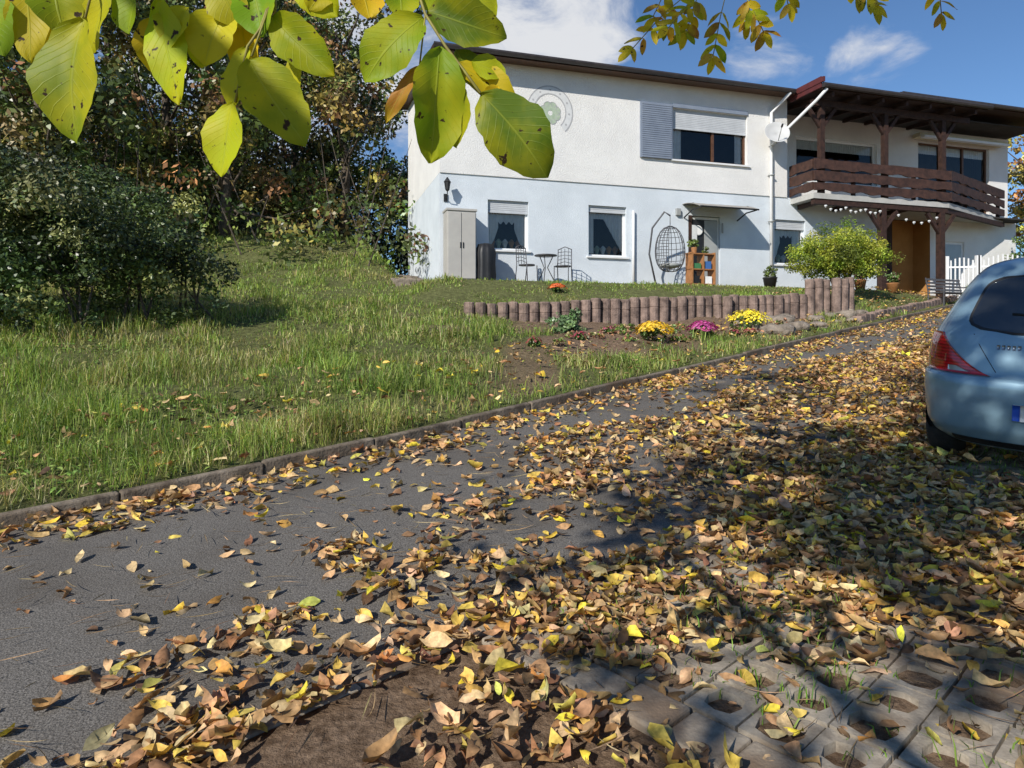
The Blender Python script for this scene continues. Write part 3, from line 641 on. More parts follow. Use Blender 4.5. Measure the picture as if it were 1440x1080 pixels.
def arcband(cx,cz,r0,r1,sx,a0,a1,y,mat,n=40):
    P=[];Fq=[]
    for i in range(n+1):
        a=a0+(a1-a0)*i/n; P+=[(cx+sx*r0*math.cos(a),y,cz+r0*math.sin(a)),(cx+sx*r1*math.cos(a),y,cz+r1*math.sin(a))]
    for i in range(n): Fq.append((2*i,2*i+1,2*i+3,2*i+2))
    mb.add(P,Fq,mat)
A0,A1=math.radians(-48),math.radians(228)
arcband(3.05,7.88,.49,.68,.95,A0,A1,-.039,m_mlt); arcband(3.05,7.88,.672,.705,.95,A0,A1,-.041,m_mgrey); arcband(3.05,7.88,.465,.498,.95,A0,A1,-.041,m_mgrey)
for i in range(9):
    a=A0+.25+(A1-A0-.5)*i/8; cx=3.05+.95*.585*math.cos(a); cz=7.88+.585*math.sin(a); arcband(cx,cz,0,.028,1,0,6.283,-.042,m_mgrey,10)
for k in range(4):
    a=math.pi/4+k*math.pi/2
    for off in (-.42,.42):
        cx=3.05+.19*math.cos(a+off); cz=7.84+.19*math.sin(a+off)
        arcband(cx,cz,0,.125,1,0,6.283,-.040-.0007*k-.0003*(off>0),m_greenp,18); arcband(cx,cz,.115,.13,1,a-1.9+off,a+1.9+off,-.0435,m_mgrey,14)
mb.build('clover_mural',house)
mb=MB(); M=Matrix.Translation((10.02,-.50,7.78))@Matrix.Rotation(math.radians(-20),4,'Z')@Matrix.Rotation(math.radians(68),4,'X')
m_dish=pmat('dish_light',(.55,.55,.54),(.5,.5,.49),rough=.5)
mb.lathe([(.0,-.06),(.15,-.05),(.28,-.01),(.36,.04),(.365,.04),(.28,-.02),(.15,-.06),(.01,-.07)],m_dish,M,n=28)
mb.tube([M@Vector((0,-.3,0)),M@Vector((0,-.12,.42))],.012,m_grey,n=6); mb.tube([M@Vector((0,-.12,.40)),M@Vector((0,-.1,.5))],.03,m_black,n=8)
mb.tube([(10.1,-.02,7.5),(10.1,-.38,7.5),(10.05,-.42,7.75)],.02,m_grey,n=8); mb.build('satellite_dish',house,smooth=True)
mb=MB()
for i in range(12):
    f=i/11; xx=11.3+2.0*f; zz=5.58-.12*abs(math.sin(f*9)); M=Matrix.Translation((xx,-1.03,zz)); mb.lathe([(.005,-.05),(.045,0),(.035,.03),(.005,.03)],m_mlt,M,n=6)
for i in range(6):
    f=i/5; xx=14.0+1.5*f; zz=5.45-.2*math.sin(f*3.14); M=Matrix.Translation((xx,-1.03,zz)); mb.lathe([(.005,-.05),(.045,0),(.035,.03),(.005,.03)],m_mlt,M,n=6)
mb.build('garland',house)
mb=MB()
for i in range(9):
    x0,y0=wor_(-.62,.2+i*.55); z=Hs(x0,y0)+.06; M=Matrix.Translation((x0,y0,z))@Matrix.Rotation(math.atan2(HS,HC),4,'Z'); mb.box(-.5,.5,-.17,.17,-.2,.06,m_rock,M)
mb.build('garden_steps',bevel=.02)
# ---- things on the terrace
def hemp(name,t,yl,z=3.12):
    x,y=wor_(t,yl); return empty(name,(x,y,z),math.atan2(HS,HC))
def hz(t,yl):
    x,y=wor_(t,yl); return Hs(x,y)
m_cab=pmat('cabinet_plastic',(.48,.46,.42),(.42,.40,.37),scale=2,rough=.55)
e=hemp('storage_cabinet',.46,-.34); mb=MB(); mb.box(-.38,.38,-.25,.25,0,1.80,m_cab); mb.box(-.40,.40,-.28,.26,1.80,1.86,m_cab)
mb.box(-.36,-.01,-.272,-.252,.08,1.76,m_cab); mb.box(.01,.36,-.272,-.252,.08,1.76,m_cab); mb.box(-.05,-.02,-.29,-.273,.85,1.0,m_black); mb.box(.02,.05,-.29,-.273,.85,1.0,m_black); mb.build('cabinet_body',e,bevel=.01)
e=hemp('covered_barbecue',1.12,-.45); mb=MB(); prof=[(.27,0),(.28,.2),(.26,.45),(.28,.75),(.25,.86),(.2,.98),(.07,1.02)]
vs=[];n=32
for r,z in prof:
    for k in range(n):
        a=2*math.pi*k/n; rr=r*(1+.07*math.sin(a*8)); vs.append((rr*math.cos(a),rr*.8*math.sin(a),z))
fs=[(i*n+k,i*n+(k+1)%n,(i+1)*n+(k+1)%n,(i+1)*n+k) for i in range(len(prof)-1) for k in range(n)]+[tuple((len(prof)-1)*n+k for k in range(n))]
mb.add(vs,fs,m_black); mb.build('cover',e,smooth=True)
m_iron=pmat('wrought_iron',(.10,.10,.11),(.06,.06,.065),scale=9,rough=.5)
def bistro(name,t,yl,rot,mat=m_iron):
    e=hemp(name,t,yl,hz(t,yl)); e.rotation_euler[2]+=rot; mb=MB()
    for sx in (-.19,.19):
        mb.tube([(sx,-.2,0),(sx,-.18,.45)],.013,mat,n=6); mb.tube([(sx,.24,0),(sx,.18,.45),(sx*.95,.22,.92)],.013,mat,n=6)
    mb.tube([(-.19,.22,.92),(0,.23,1.0),(.19,.22,.92)],.013,mat,n=6)
    for q in range(4): mb.tube([(-.18,.19+.01*q,.55+.1*q),(.0,.2+.01*q,.60+.09*q),(.18,.19+.01*q,.55+.1*q)],.008,mat,n=5)
    for q in range(3): mb.tube([(-.1+q*.1,.19,.46),(-.1+q*.1,.22,.95)],.008,mat,n=5)
    mb.lathe([(.21,.44),(.22,.455),(.21,.47)],mat,n=18); mb.build('chair_frame',e,smooth=True)
bistro('bistro_chair',2.15,-.75,.5); bistro('bistro_chair',3.15,-.75,-.6)
e=hemp('bistro_table',2.65,-.8,hz(2.65,-.8)); mb=MB(); mb.lathe([(.29,.70),(.30,.715),(.29,.73)],m_iron,n=24)
for k in range(3):
    a=k*2.09; mb.tube([(.27*math.cos(a),.27*math.sin(a),0),(.05*math.cos(a),.05*math.sin(a),.4),(.2*math.cos(a),.2*math.sin(a),.7)],.013,m_iron,n=6)
mb.build('table_frame',e,smooth=True)
e=hemp('hanging_egg_chair',6.05,-1.0,hz(6.05,-1)); mb=MB()
mb.tube([(-.05,.45,.03),(-.28,.42,.9),(-.25,.3,1.6),(0,.08,2.02),(.1,-.05,1.9)],.026,m_iron)
mb.tube([(-.45,-.3,.03),(-.5,.2,.03),(0,.5,.03),(.5,.2,.03),(.45,-.3,.03)],.025,m_iron)
mb.tube([(.1,-.05,1.9),(.1,-.05,1.62)],.01,m_iron,n=5)
def egg(th,ph):
    r=.42*math.sin(th)**.8; return (.1+r*math.cos(ph),-.05+r*.8*math.sin(ph),1.0+.62*math.cos(th)-.08*math.sin(th))
for k in range(18):
    ph=2*math.pi*k/18
    if abs(((ph-math.pi*1.5+math.pi)%(2*math.pi))-math.pi)<.5: continue
    mb.tube([egg(.05+3.0*q/10,ph) for q in range(11)],.009,m_iron,n=4)
for q in range(1,11):
    th=.05+3.0*q/11
    a0=-math.pi/2+.55; mb.tube([egg(th,a0+ (2*math.pi-1.1)*k/16) for k in range(17)],.008,m_iron,n=4)
mb.lathe([(.05,.45),(.26,.5),(.29,.56),(.2,.60)],m_grey,Matrix.Translation((.1,-.05,0)),n=16)
mb.build('frame',e,smooth=True)
e=hemp('wooden_shelf',7.0,-1.2,hz(7,-1.2)); mb=MB()
for z in (.02,.42,.84): mb.box(-.36,.36,-.17,.17,z,z+.03,m_wood)
for sx in (-.36,.33): mb.box(sx,sx+.03,-.175,.175,0,.9,m_wood)
mb.box(-.01,.02,-.16,.17,.05,.84,m_wood)
m_blue=pmat('blue_box',(.05,.15,.4)); m_gr=pmat('green_pot',(.05,.2,.08))
mb.box(.08,.26,-.12,.1,.45,.66,m_blue); mb.box(-.28,-.06,-.12,.1,.45,.6,m_gr); mb.box(-.3,-.1,-.12,.1,.05,.26,m_black); mb.box(.07,.28,-.12,.1,.05,.25,m_cur)
mb.lathe([(.06,.87),(.08,1.02),(.08,1.04)],m_wood,Matrix.Translation((-.2,0,0)),n=12); mb.build('shelf',e)
foliage('potted_plant',[(-.2,0,1.15,.14,.14,.14),(.15,0,.98,.1,.1,.1)],400,.07,G[1:3],[.5,.5],e)
e=hemp('plant_pot',9.7,-.6,hz(9.7,-.6)); mb=MB(); mb.lathe([(.14,0),(.2,.32),(.22,.34),(.19,.36)],m_black,n=16); mb.build('pot',e,smooth=True); foliage('leaves',[(0,0,.5,.22,.22,.2)],400,.07,G[1:3],[.5,.5],e)
e=hemp('garden_bench',15.0,-2.0,hz(15,-2)); e.rotation_euler[2]+=.1; mb=MB()
for q in range(4): mb.beam((-.75,-.2+q*.12,.44),(.75,-.2+q*.12,.44),.09,.03,m_iron)
for q in range(4): mb.beam((-.75,.24+q*.02,.55+q*.1),(.75,.24+q*.02,.55+q*.1),.02,.06,m_iron)
for sx in (-.72,.72):
    mb.tube([(sx,-.24,0),(sx,-.24,.62),(sx,.22,.64)],.02,m_iron,n=6); mb.tube([(sx,.22,0),(sx,.24,.5),(sx,.32,.9)],.02,m_iron,n=6)
mb.build('bench_frame',e)
for tt,yy in ((13.2,-1.6),(12.2,-1.4),(16.6,-1.3)):
    e=hemp('potted_plant',tt,yy,hz(tt,yy)); mb=MB(); mb.lathe([(.12,0),(.17,.26),(.19,.28),(.15,.29)],m_wood,n=14); mb.build('pot',e,smooth=True)
    foliage('leaves',[(0,0,.45,.22,.2,.22)],500,.07,[(.1,.16,.04),(.2,.1,.08)],[.7,.3],e)
mb=MB(); u=5.0
while u<13.5:
    x,y=xy_(u,.32); z=Hs(x,y); M=Matrix.Translation((float(x),float(y),z))@Matrix.Rotation(math.radians(45),4,'Z'); mb.box(-.14,.14,-.1,.1,-.25,.14+random.uniform(-.02,.02),m_pal,M); u+=.3
mb.build('stone_edging',bevel=.015)
gate=empty('white_gate'); mb=MB()
def gsec(p0,p1,bow):
    L=math.dist(p0,p1); n=int(L/.115)
    for i in range(n+1):
        f=i/n; x=p0[0]+(p1[0]-p0[0])*f;y=p0[1]+(p1[1]-p0[1])*f;z=float(plane_(x,y)); top=1.3+bow*math.sin(f*math.pi)
        mb.box(x-.02,x+.02,y-.012,y+.012,z+.12,z+top,m_white)
    for zz in (.2,1.15):
        a=(p0[0],p0[1],float(plane_(p0[0],p0[1]))+zz);b=(p1[0],p1[1],float(plane_(p1[0],p1[1]))+zz); mb.beam(a,b,.04,.05,m_white)
    for p in (p0,p1): z=float(plane_(*p)); mb.box(p[0]-.05,p[0]+.05,p[1]-.05,p[1]+.05,z-.1,z+1.5,m_white)
gsec((13.75,21.6),(14.45,21.2),.15); gsec((14.5,21.2),(15.7,20.6),.22); gsec((15.75,20.6),(17.4,20.2),.1); gsec((17.4,20.2),(19.4,19.9),.1)
mb.build('gate_bars',gate)
# ------------------------------------------------------------ CAR
f=Vector((.7071,.7071,.099)).normalized(); r=Vector((.7071,-.7071,-.0566)).normalized(); up=r.cross(f).normalized(); f=up.cross(r)
M=Matrix((r,f,up)).transposed().to_4x4(); cx,cy=3.50,4.42; M.translation=Vector((cx,cy,float(plane_(cx,cy))+.03))
car=empty('parked_car',mat=M)
KZ=np.array([.20,.26,.34,.46,.58,.66,.695,.71,.73,.80,.90,.97,1.02,1.10,1.20,1.30,1.38,1.44,1.48,1.51,1.53])
KW=np.array([.74,.80,.835,.85,.86,.862,.86,.846,.847,.85,.845,.83,.81,.775,.735,.69,.645,.59,.52,.40,.20])
KR=np.array([.16,.07,.02,.0,-.005,.0,.015,.07,.085,.10,.125,.15,.185,.245,.325,.41,.485,.55,.63,.80,1.1])
KF=np.array([3.8,3.9,3.97,4.0,3.98,3.95,3.9,3.88,3.85,3.68,3.35,3.0,2.85,2.68,2.45,2.24,2.08,1.95,1.82,1.65,1.4])
def ringpts(z,n1=26):
    W=np.interp(z,KZ,KW);R=np.interp(z,KZ,KR);Fy=np.interp(z,KZ,KF); dep=min(.62,(Fy-R)*.4); df=min(.8,(Fy-R)*.4)
    ph=np.linspace(0,np.pi/2,n1); e=2/3.1
    rx=W*np.sin(ph)**e; ry=R+dep*(1-np.cos(ph)**e)
    sy=np.linspace(R+dep,Fy-df,14)[1:-1]; sxx=np.full(len(sy),W)
    fx=W*np.sin(ph[::-1])**(2/2.6); fy=Fy-df*(1-np.cos(ph[::-1])**(2/2.6))
    return np.concatenate([rx,sxx,fx]),np.concatenate([ry,sy,fy])
m_paint,nt,b,out=nodes('car_paint'); 
b.inputs['Metallic'].default_value=.25; b.inputs['Roughness'].default_value=.4; b.inputs['Coat Weight'].default_value=.6; b.inputs['Coat Roughness'].default_value=.05
tc=nt.nodes.new('ShaderNodeTexCoord'); n_=nt.nodes.new('ShaderNodeTexNoise'); n_.inputs['Scale'].default_value=6; n_.inputs['Detail'].default_value=8; nt.links.new(tc.outputs['Object'],n_.inputs['Vector'])
rp=nt.nodes.new('ShaderNodeValToRGB'); rp.color_ramp.elements[0].color=(.20,.315,.39,1); rp.color_ramp.elements[1].color=(.26,.40,.49,1); rp.color_ramp.elements[0].position=.3; rp.color_ramp.elements[1].position=.6
nt.links.new(n_.outputs[0],rp.inputs[0]); nt.links.new(rp.outputs[0],b.inputs['Base Color'])
m_carglass=pmat('car_glass',(.012,.014,.016),(.018,.02,.022),scale=3,rough=.04,spec=.9,coat=1)
m_red,nt,b,out=nodes('tail_lamp_red'); b.inputs['Roughness'].default_value=.12; b.inputs['Coat Weight'].default_value=1
tc=nt.nodes.new('ShaderNodeTexCoord'); w=nt.nodes.new('ShaderNodeTexWave'); w.inputs['Scale'].default_value=14; w.bands_direction='Z'; nt.links.new(tc.outputs['Object'],w.inputs['Vector'])
rp=nt.nodes.new('ShaderNodeValToRGB'); rp.color_ramp.elements[0].color=(.36,.004,.008,1); rp.color_ramp.elements[1].color=(.66,.012,.02,1); nt.links.new(w.outputs[0],rp.inputs[0]); nt.links.new(rp.outputs[0],b.inputs['Base Color'])
m_tyre=pmat('tyre',(.03,.03,.03),(.02,.02,.02),scale=20,rough=.85,bump=.3)
m_rim=pmat('rim',(.45,.46,.47),(.35,.36,.37),scale=5,rough=.3,metal=.8)
m_trim=pmat('trim_black',(.02,.02,.022),scale=9,rough=.6)
m_plate=pmat('plate_white',(.75,.75,.72),scale=3,rough=.4); m_pblue=pmat('plate_blue',(.02,.10,.55),scale=3,rough=.4)
zs=np.unique(np.concatenate([np.linspace(.2,1.53,64),[.695,.71,.73]])); V=[]
for z in zs:
    a,b_=ringpts(z); xx=np.concatenate([a,-a[1:-1][::-1]]); yy=np.concatenate([b_,b_[1:-1][::-1]]); V.append(np.stack([xx,yy,np.full(len(xx),z)],-1))
V=np.array(V); nz,nr,_=V.shape; i=np.arange(nz*nr).reshape(nz,nr); j=np.roll(i,-1,axis=1)
Fq=np.stack([i[:-1],j[:-1],j[1:],i[1:]],-1).reshape(-1,4)
Vf=V.reshape(-1,3)
capc=len(Vf); Vf=np.vstack([Vf,[[0,1.2,1.533],[0,2,.2]]]); cap=[]
for q in range(0,nr,2):
    cap.append((i[-1,q],i[-1,(q+1)%nr],i[-1,(q+2)%nr],capc)); cap.append((i[0,(q+2)%nr],i[0,(q+1)%nr],i[0,q],capc+1))
Fq=np.vstack([Fq,np.array(cap)]); mesh_np('body',Vf,Fq,[m_paint],smooth=True,parent=car)
def surf(s,z,off,front=False):
    a,b_=ringpts(z,60)
    if front: a=a[::-1];b_=b_[::-1]
    L=np.concatenate([[0],np.cumsum(np.hypot(np.diff(a),np.diff(b_)))]); x=np.interp(abs(s),L,a);y=np.interp(abs(s),L,b_)
    x2=np.interp(abs(s)+.01,L,a);y2=np.interp(abs(s)+.01,L,b_); dx,dy=x2-x,y2-y; l=math.hypot(dx,dy) or 1
    nx,ny=dy/l,-dx/l
    if front: nx,ny=-nx,-ny
    if nx<0: nx=-nx
    if front: ny=abs(ny)
    else: ny=-abs(ny)
    sg=-1 if s<0 else 1
    return (sg*(x+nx*off),y+ny*off,z)
def patch(name,rows,off,mat,n=24,front=False,mirror=False,edge=True):
    mb=MB()
    for mir in ((1,-1) if mirror else (1,)):
        P=[];
        for (z,a,b) in rows:
            for k in range(n+1):
                s=(a+(b-a)*k/n)*mir; P.append(surf(s,z,off,front))
        m=len(rows); Fq=[(r*(n+1)+k,r*(n+1)+k+1,(r+1)*(n+1)+k+1,(r+1)*(n+1)+k) for r in range(m-1) for k in range(n)]
        base=len(P); border=[k for k in range(n+1)]+[r*(n+1)+n for r in range(1,m)]+[(m-1)*(n+1)+k for k in range(n-1,-1,-1)]+[r*(n+1) for r in range(m-2,0,-1)]
        Q=[]
        rr=[(row[0],(row[1]+(row[2]-row[1])*k/n)*mir) for row in rows for k in range(n+1)]
        for bi in border: Q.append(surf(rr[bi][1],rr[bi][0],-.01,front))
        nb=len(border); Fq+=[(border[q],border[(q+1)%nb],base+(q+1)%nb,base+q) for q in range(nb)]
        mb.add(P+Q,Fq,mat)
    return mb.build(name,car,smooth=True)
def rows(z0,z1,fa,fb,n=16): return [(z0+(z1-z0)*k/n,fa(k/n),fb(k/n)) for k in range(n+1)]
def rnd(f,w): return w*(1-(abs(2*f-1))**6)**.5
patch('rear_window_seal',rows(.995,1.405,lambda f:-(.60-.10*f)*(rnd(f*.96+.02,1)),lambda f:(.60-.10*f)*(rnd(f*.96+.02,1))),.004,m_trim,n=40)
patch('rear_window',rows(1.01,1.39,lambda f:-(.575-.10*f)*(rnd(f*.96+.02,1)),lambda f:(.575-.10*f)*(rnd(f*.96+.02,1))),.008,m_carglass,n=40)
patch('tail_lamp',rows(.715,.985,lambda f:.38+.38*f**.75, lambda f:1.08-.34*abs(f-.5)**1.5-.06*(1-f)),.012,m_red,n=24,mirror=True)
patch('lamp_insert',rows(.79,.84,lambda f:.68,lambda f:.80),.016,m_red,n=8,mirror=True)
patch('reverse_lamp',rows(.73,.765,lambda f:.50+.1*f,lambda f:.66),.015,m_rim,n=8,mirror=True)
patch('side_window',rows(1.03,1.37,lambda f:1.05+.10*f,lambda f:2.9-.75*f),.006,m_carglass,n=30,mirror=True)
patch('windscreen',rows(1.0,1.42,lambda f:-(.70-.18*f),lambda f:(.70-.18*f)),.006,m_carglass,n=30,front=True)
patch('head_lamp',rows(.62,.80,lambda f:.62,lambda f:1.05+.2*f),.008,m_rim,n=12,front=True,mirror=True)
patch('lower_valance',rows(.215,.27,lambda f:-.62,lambda f:.62,4),.006,m_trim,n=40)
patch('number_plate',rows(.44,.55,lambda f:-.23,lambda f:.29,3),.014,m_plate,n=10)
patch('plate_band',rows(.442,.548,lambda f:-.232,lambda f:-.19,3),.017,m_pblue,n=3)
patch('tailgate_line',rows(.74,.99,lambda f:-.355-.16*f,lambda f:-.350-.16*f,3),.002,m_trim,n=2)
patch('tailgate_line_right',rows(.74,.99,lambda f:.350+.16*f,lambda f:.355+.16*f,3),.002,m_trim,n=2)
for q in range(5): patch('badge_letter',rows(.895,.925,lambda f:-.36+.03*q,lambda f:-.342+.03*q,2),.003,m_rim,n=2)
mb=MB()
for (sx,yy) in ((-.75,.72),(.75,.72),(-.75,3.2),(.75,3.2)):
    sg=1 if sx>0 else -1; Mw=Matrix.Translation((sx,yy,.295))@Matrix.Rotation(sg*math.pi/2,4,'Y')
    mb.lathe([(.18,-.11),(.27,-.11),(.30,-.08),(.305,0),(.30,.07),(.27,.095),(.20,.098)],m_tyre,Mw,n=36)
    mb.lathe([(.0,.055),(.06,.085),(.08,.075),(.18,.06),(.20,.098),(.205,.06)],m_rim,Mw,n=24)
mb.build('wheels',car,smooth=True)
mb=MB()
for sg in (-1,1):
    for yc in (.72,3.2):
        P=[(sg*.845,yc,.20)]; 
        for k in range(21):
            a=math.pi*k/20; zz=.25+.36*math.sin(a); yy=yc+.36*math.cos(a); w=float(np.interp(zz,KZ,KW))+.003
            if yc<1: w=min(w,float(np.interp(yy,[.0,.2,.4,.62],[.5,.76,.835,.86]))+.004)
            P.append((sg*w,yy,zz))
        mb.add(P,[(0,k,k+1) for k in range(1,21)],m_trim)
mb.build('wheel_arches',car)
mb=MB(); mb.tube([(.05,.165,1.0),(-.12,.25,1.12),(-.3,.27,1.13)],.01,m_trim,n=6); mb.tube([(.0,.14,.98),(.05,.165,1.0)],.02,m_trim)
mb.tube([(0,.85,1.52),(0,.72,1.66)],[.012,.004],m_trim,n=6)
for sg in (-1,1):
    mb.lathe([(.02,-.09),(.08,-.06),(.09,.03),(.04,.09)],m_paint,Matrix.Translation((sg*.93,2.55,1.02)),n=12); mb.tube([(sg*.82,2.55,.98),(sg*.92,2.55,.98)],.025,m_trim)
mb.build('wiper_and_mirrors',car,smooth=True)
# ------------------------------------------------------------ WALNUT TREE (stands behind the viewpoint)
sund=Vector((.57*math.cos(math.radians(32)),.82*math.cos(math.radians(32)),-math.sin(math.radians(32)))).normalized(); SD=np.array(sund)
wal=empty('walnut_tree')
def sun_gap(P):  # hole shaped into the unseen crown so sun reaches the hanging leaflets
    ok=np.ones(len(P),bool)
    for q,rad in ((np.array([-.52,.88,1.98]),.36),(np.array([-.2,.88,1.98]),.36),(np.array([.0,.88,1.9]),.25)):
        rel=P-q; al=rel@SD; per=rel-al[:,None]*SD[None]; ok&=~(np.linalg.norm(per,axis=1)<rad)
    ok&=~((P[:,1]>0)&(P[:,2]<1.6+.62*P[:,1]+.8))
    return ok
cb=[(-2.3,-1.9,5.7,1.7,1.5,1.1),(-.9,-2.3,5.9,1.5,1.3,1.0),(-3.4,-3.3,6.3,1.5,1.4,1.2),(-.6,-.9,7.4,1.6,1.5,1.1),(.6,-1.8,6.4,1.4,1.3,1.0),(-1.6,-3.6,8.2,1.8,1.6,1.2),(.9,.4,8.9,1.6,1.4,1.0),(-1.2,-.6,4.8,.9,.8,.6),(.3,-3.4,5.2,1.2,1.1,.8),
 (-3.9,-1.6,5.0,1.1,1.0,.6),(-3.3,-3.9,5.2,1.2,1.0,.7),(-3.2,-.6,7.9,1.3,1.1,.8),(-.3,-3.4,4.3,1.2,1.0,.6),(.9,-2.6,4.2,1.0,1.0,.5)]
WP=[(.22,.28,.03),(.34,.34,.03),(.5,.38,.03),(.12,.17,.03)]
o,CC=foliage('crown',cb,10500,.15,WP,[.35,.3,.2,.15],wal,clumps=17,csz=.36,filt=sun_gap,mat=m_folt)
mb=MB(); T0=Vector((-1.7,-4.3,Hs(-1.7,-4.3)-.2)); T1=Vector((-1.5,-4.1,2.8)); T2=Vector((-1.3,-3.2,5.0)); T3=Vector((-1.0,-2.4,7.6))
mb.tube([T0,T1,T2,T3],[.24,.19,.13,.04],m_bark,n=12)
for c in CC[::5]:
    c=Vector(c); s=T2.lerp(T3,random.random()*.8) if c.z>5.5 else T1.lerp(T2,random.uniform(.5,1)); mb.tube([s,(s+c)/2+Vector((0,0,.15)),c],[.05,.03,.008],m_bark,n=6)
m_near,nt,b,out=nodes('walnut_leaf')
at=nt.nodes.new('ShaderNodeAttribute'); at.attribute_name='Col'; lu=nt.nodes.new('ShaderNodeAttribute'); lu.attribute_name='luv'
sp=nt.nodes.new('ShaderNodeSeparateXYZ'); nt.links.new(lu.outputs['Vector'],sp.inputs[0])
def mth(op,a,b_=None):
    m=nt.nodes.new('ShaderNodeMath'); m.operation=op
    for k,q in enumerate((a,b_)):
        if q is None: continue
        if isinstance(q,(int,float)): m.inputs[k].default_value=q
        else: nt.links.new(q,m.inputs[k])
    return m.outputs[0]
ab=mth('ABSOLUTE',sp.outputs[1]); ph=mth('SUBTRACT',mth('MULTIPLY',sp.outputs[0],11.),mth('MULTIPLY',ab,3.0)); fr=mth('FRACT',ph); tri=mth('ABSOLUTE',mth('SUBTRACT',fr,.5))
vein=nt.nodes.new('ShaderNodeMapRange'); vein.inputs[1].default_value=.0; vein.inputs[2].default_value=.07; vein.inputs[3].default_value=1; vein.inputs[4].default_value=0; nt.links.new(tri,vein.inputs[0])
mid=nt.nodes.new('ShaderNodeMapRange'); mid.inputs[1].default_value=.02; mid.inputs[2].default_value=.05; mid.inputs[3].default_value=1; mid.inputs[4].default_value=0; nt.links.new(ab,mid.inputs[0])
vv_=mth('MAXIMUM',mth('MULTIPLY',vein.outputs[0],.35),mid.outputs[0])
tc=nt.nodes.new('ShaderNodeTexCoord'); no=nt.nodes.new('ShaderNodeTexNoise'); no.inputs['Scale'].default_value=75; no.inputs['Detail'].default_value=3; nt.links.new(tc.outputs['Object'],no.inputs['Vector'])
spz=nt.nodes.new('ShaderNodeMapRange'); spz.inputs[1].default_value=.65; spz.inputs[2].default_value=.69; nt.links.new(no.outputs[0],spz.inputs[0])
no2=nt.nodes.new('ShaderNodeTexNoise'); no2.inputs['Scale'].default_value=14; no2.inputs['Detail'].default_value=4; nt.links.new(tc.outputs['Object'],no2.inputs['Vector'])
yl_=nt.nodes.new('ShaderNodeMapRange'); yl_.inputs[1].default_value=.42; yl_.inputs[2].default_value=.72; yl_.inputs[4].default_value=.8; nt.links.new(no2.outputs[0],yl_.inputs[0])
def mix(f_,a,b_):
    m=nt.nodes.new('ShaderNodeMixRGB')
    nt.links.new(f_,m.inputs[0])
    for k,q in ((1,a),(2,b_)):
        if isinstance(q,tuple): m.inputs[k].default_value=c4(q)
        else: nt.links.new(q,m.inputs[k])
    return m.outputs[0]
c_=mix(yl_.outputs[0],at.outputs['Color'],(.62,.55,.012)); c_=mix(mth('MULTIPLY',vv_,.35),c_,(.45,.50,.06)); c_=mix(spz.outputs[0],c_,(.05,.025,.01))
nt.links.new(c_,b.inputs['Base Color']); b.inputs['Roughness'].default_value=.5; b.inputs['Specular IOR Level'].default_value=.25
bp=nt.nodes.new('ShaderNodeBump'); bp.inputs['Strength'].default_value=.4; bp.inputs['Distance'].default_value=.002; bp.invert=True; nt.links.new(vv_,bp.inputs['Height']); nt.links.new(bp.outputs[0],b.inputs['Normal'])
tl=nt.nodes.new('ShaderNodeBsdfTranslucent'); nt.links.new(c_,tl.inputs[0]); ms=nt.nodes.new('ShaderNodeMixShader'); ms.inputs[0].default_value=.4
nt.links.new(b.outputs[0],ms.inputs[1]); nt.links.new(tl.outputs[0],ms.inputs[2]); nt.links.new(ms.outputs[0],out.inputs['Surface'])
BV=[];BF=[];BC=[];BU=[]
def bigleaf(B,T,w,col,nrm,fold=.25,curl=.12,na=14,nb=6,wave=.03):
    B=Vector(B);T=Vector(T);L=T-B;ln=L.length;L.normalize(); Nn=Vector(nrm); Nn=(Nn-L*Nn.dot(L)).normalized(); S=Nn.cross(L)
    base=len(BV); sd=random.random()*30
    for i in range(na+1):
        a=i/na; pr=max((math.sin(math.pi*min(a**.92,1))**.62),.03)*(1+.12*(a-.5))
        for j in range(nb+1):
            bb=-1+2*j/nb; q=pr*bb*w/2*(1+.04*math.sin(a*31+sd)+.04*math.sin(a*13+sd*2+(j>nb/2)))
            hh=fold*abs(q)-curl*ln*(a-.3)**2+wave*ln*math.sin(a*9+sd+bb*2)*abs(bb)*.6
            p=B+L*(a*ln)+S*q+Nn*hh+S*(.05*ln*math.sin(a*2.5+sd)); BV.append(tuple(p)); BC.append(col); BU.append((a,bb,0))
    for i in range(na):
        for j in range(nb):
            k=base+i*(nb+1)+j; BF.append((k,k+1,k+nb+2,k+nb+1))
GR=(.24,.34,.012);YG=(.48,.52,.012);YE=(.72,.53,.015);DG=(.12,.20,.012);BR=(.42,.22,.03)
AX,AY,AZ=-.66,.88,2.04
K=.000917
def sp_(x,y,dy=0.): return (AX+(x)*K,AY+dy*.35,AZ-(y)*K)
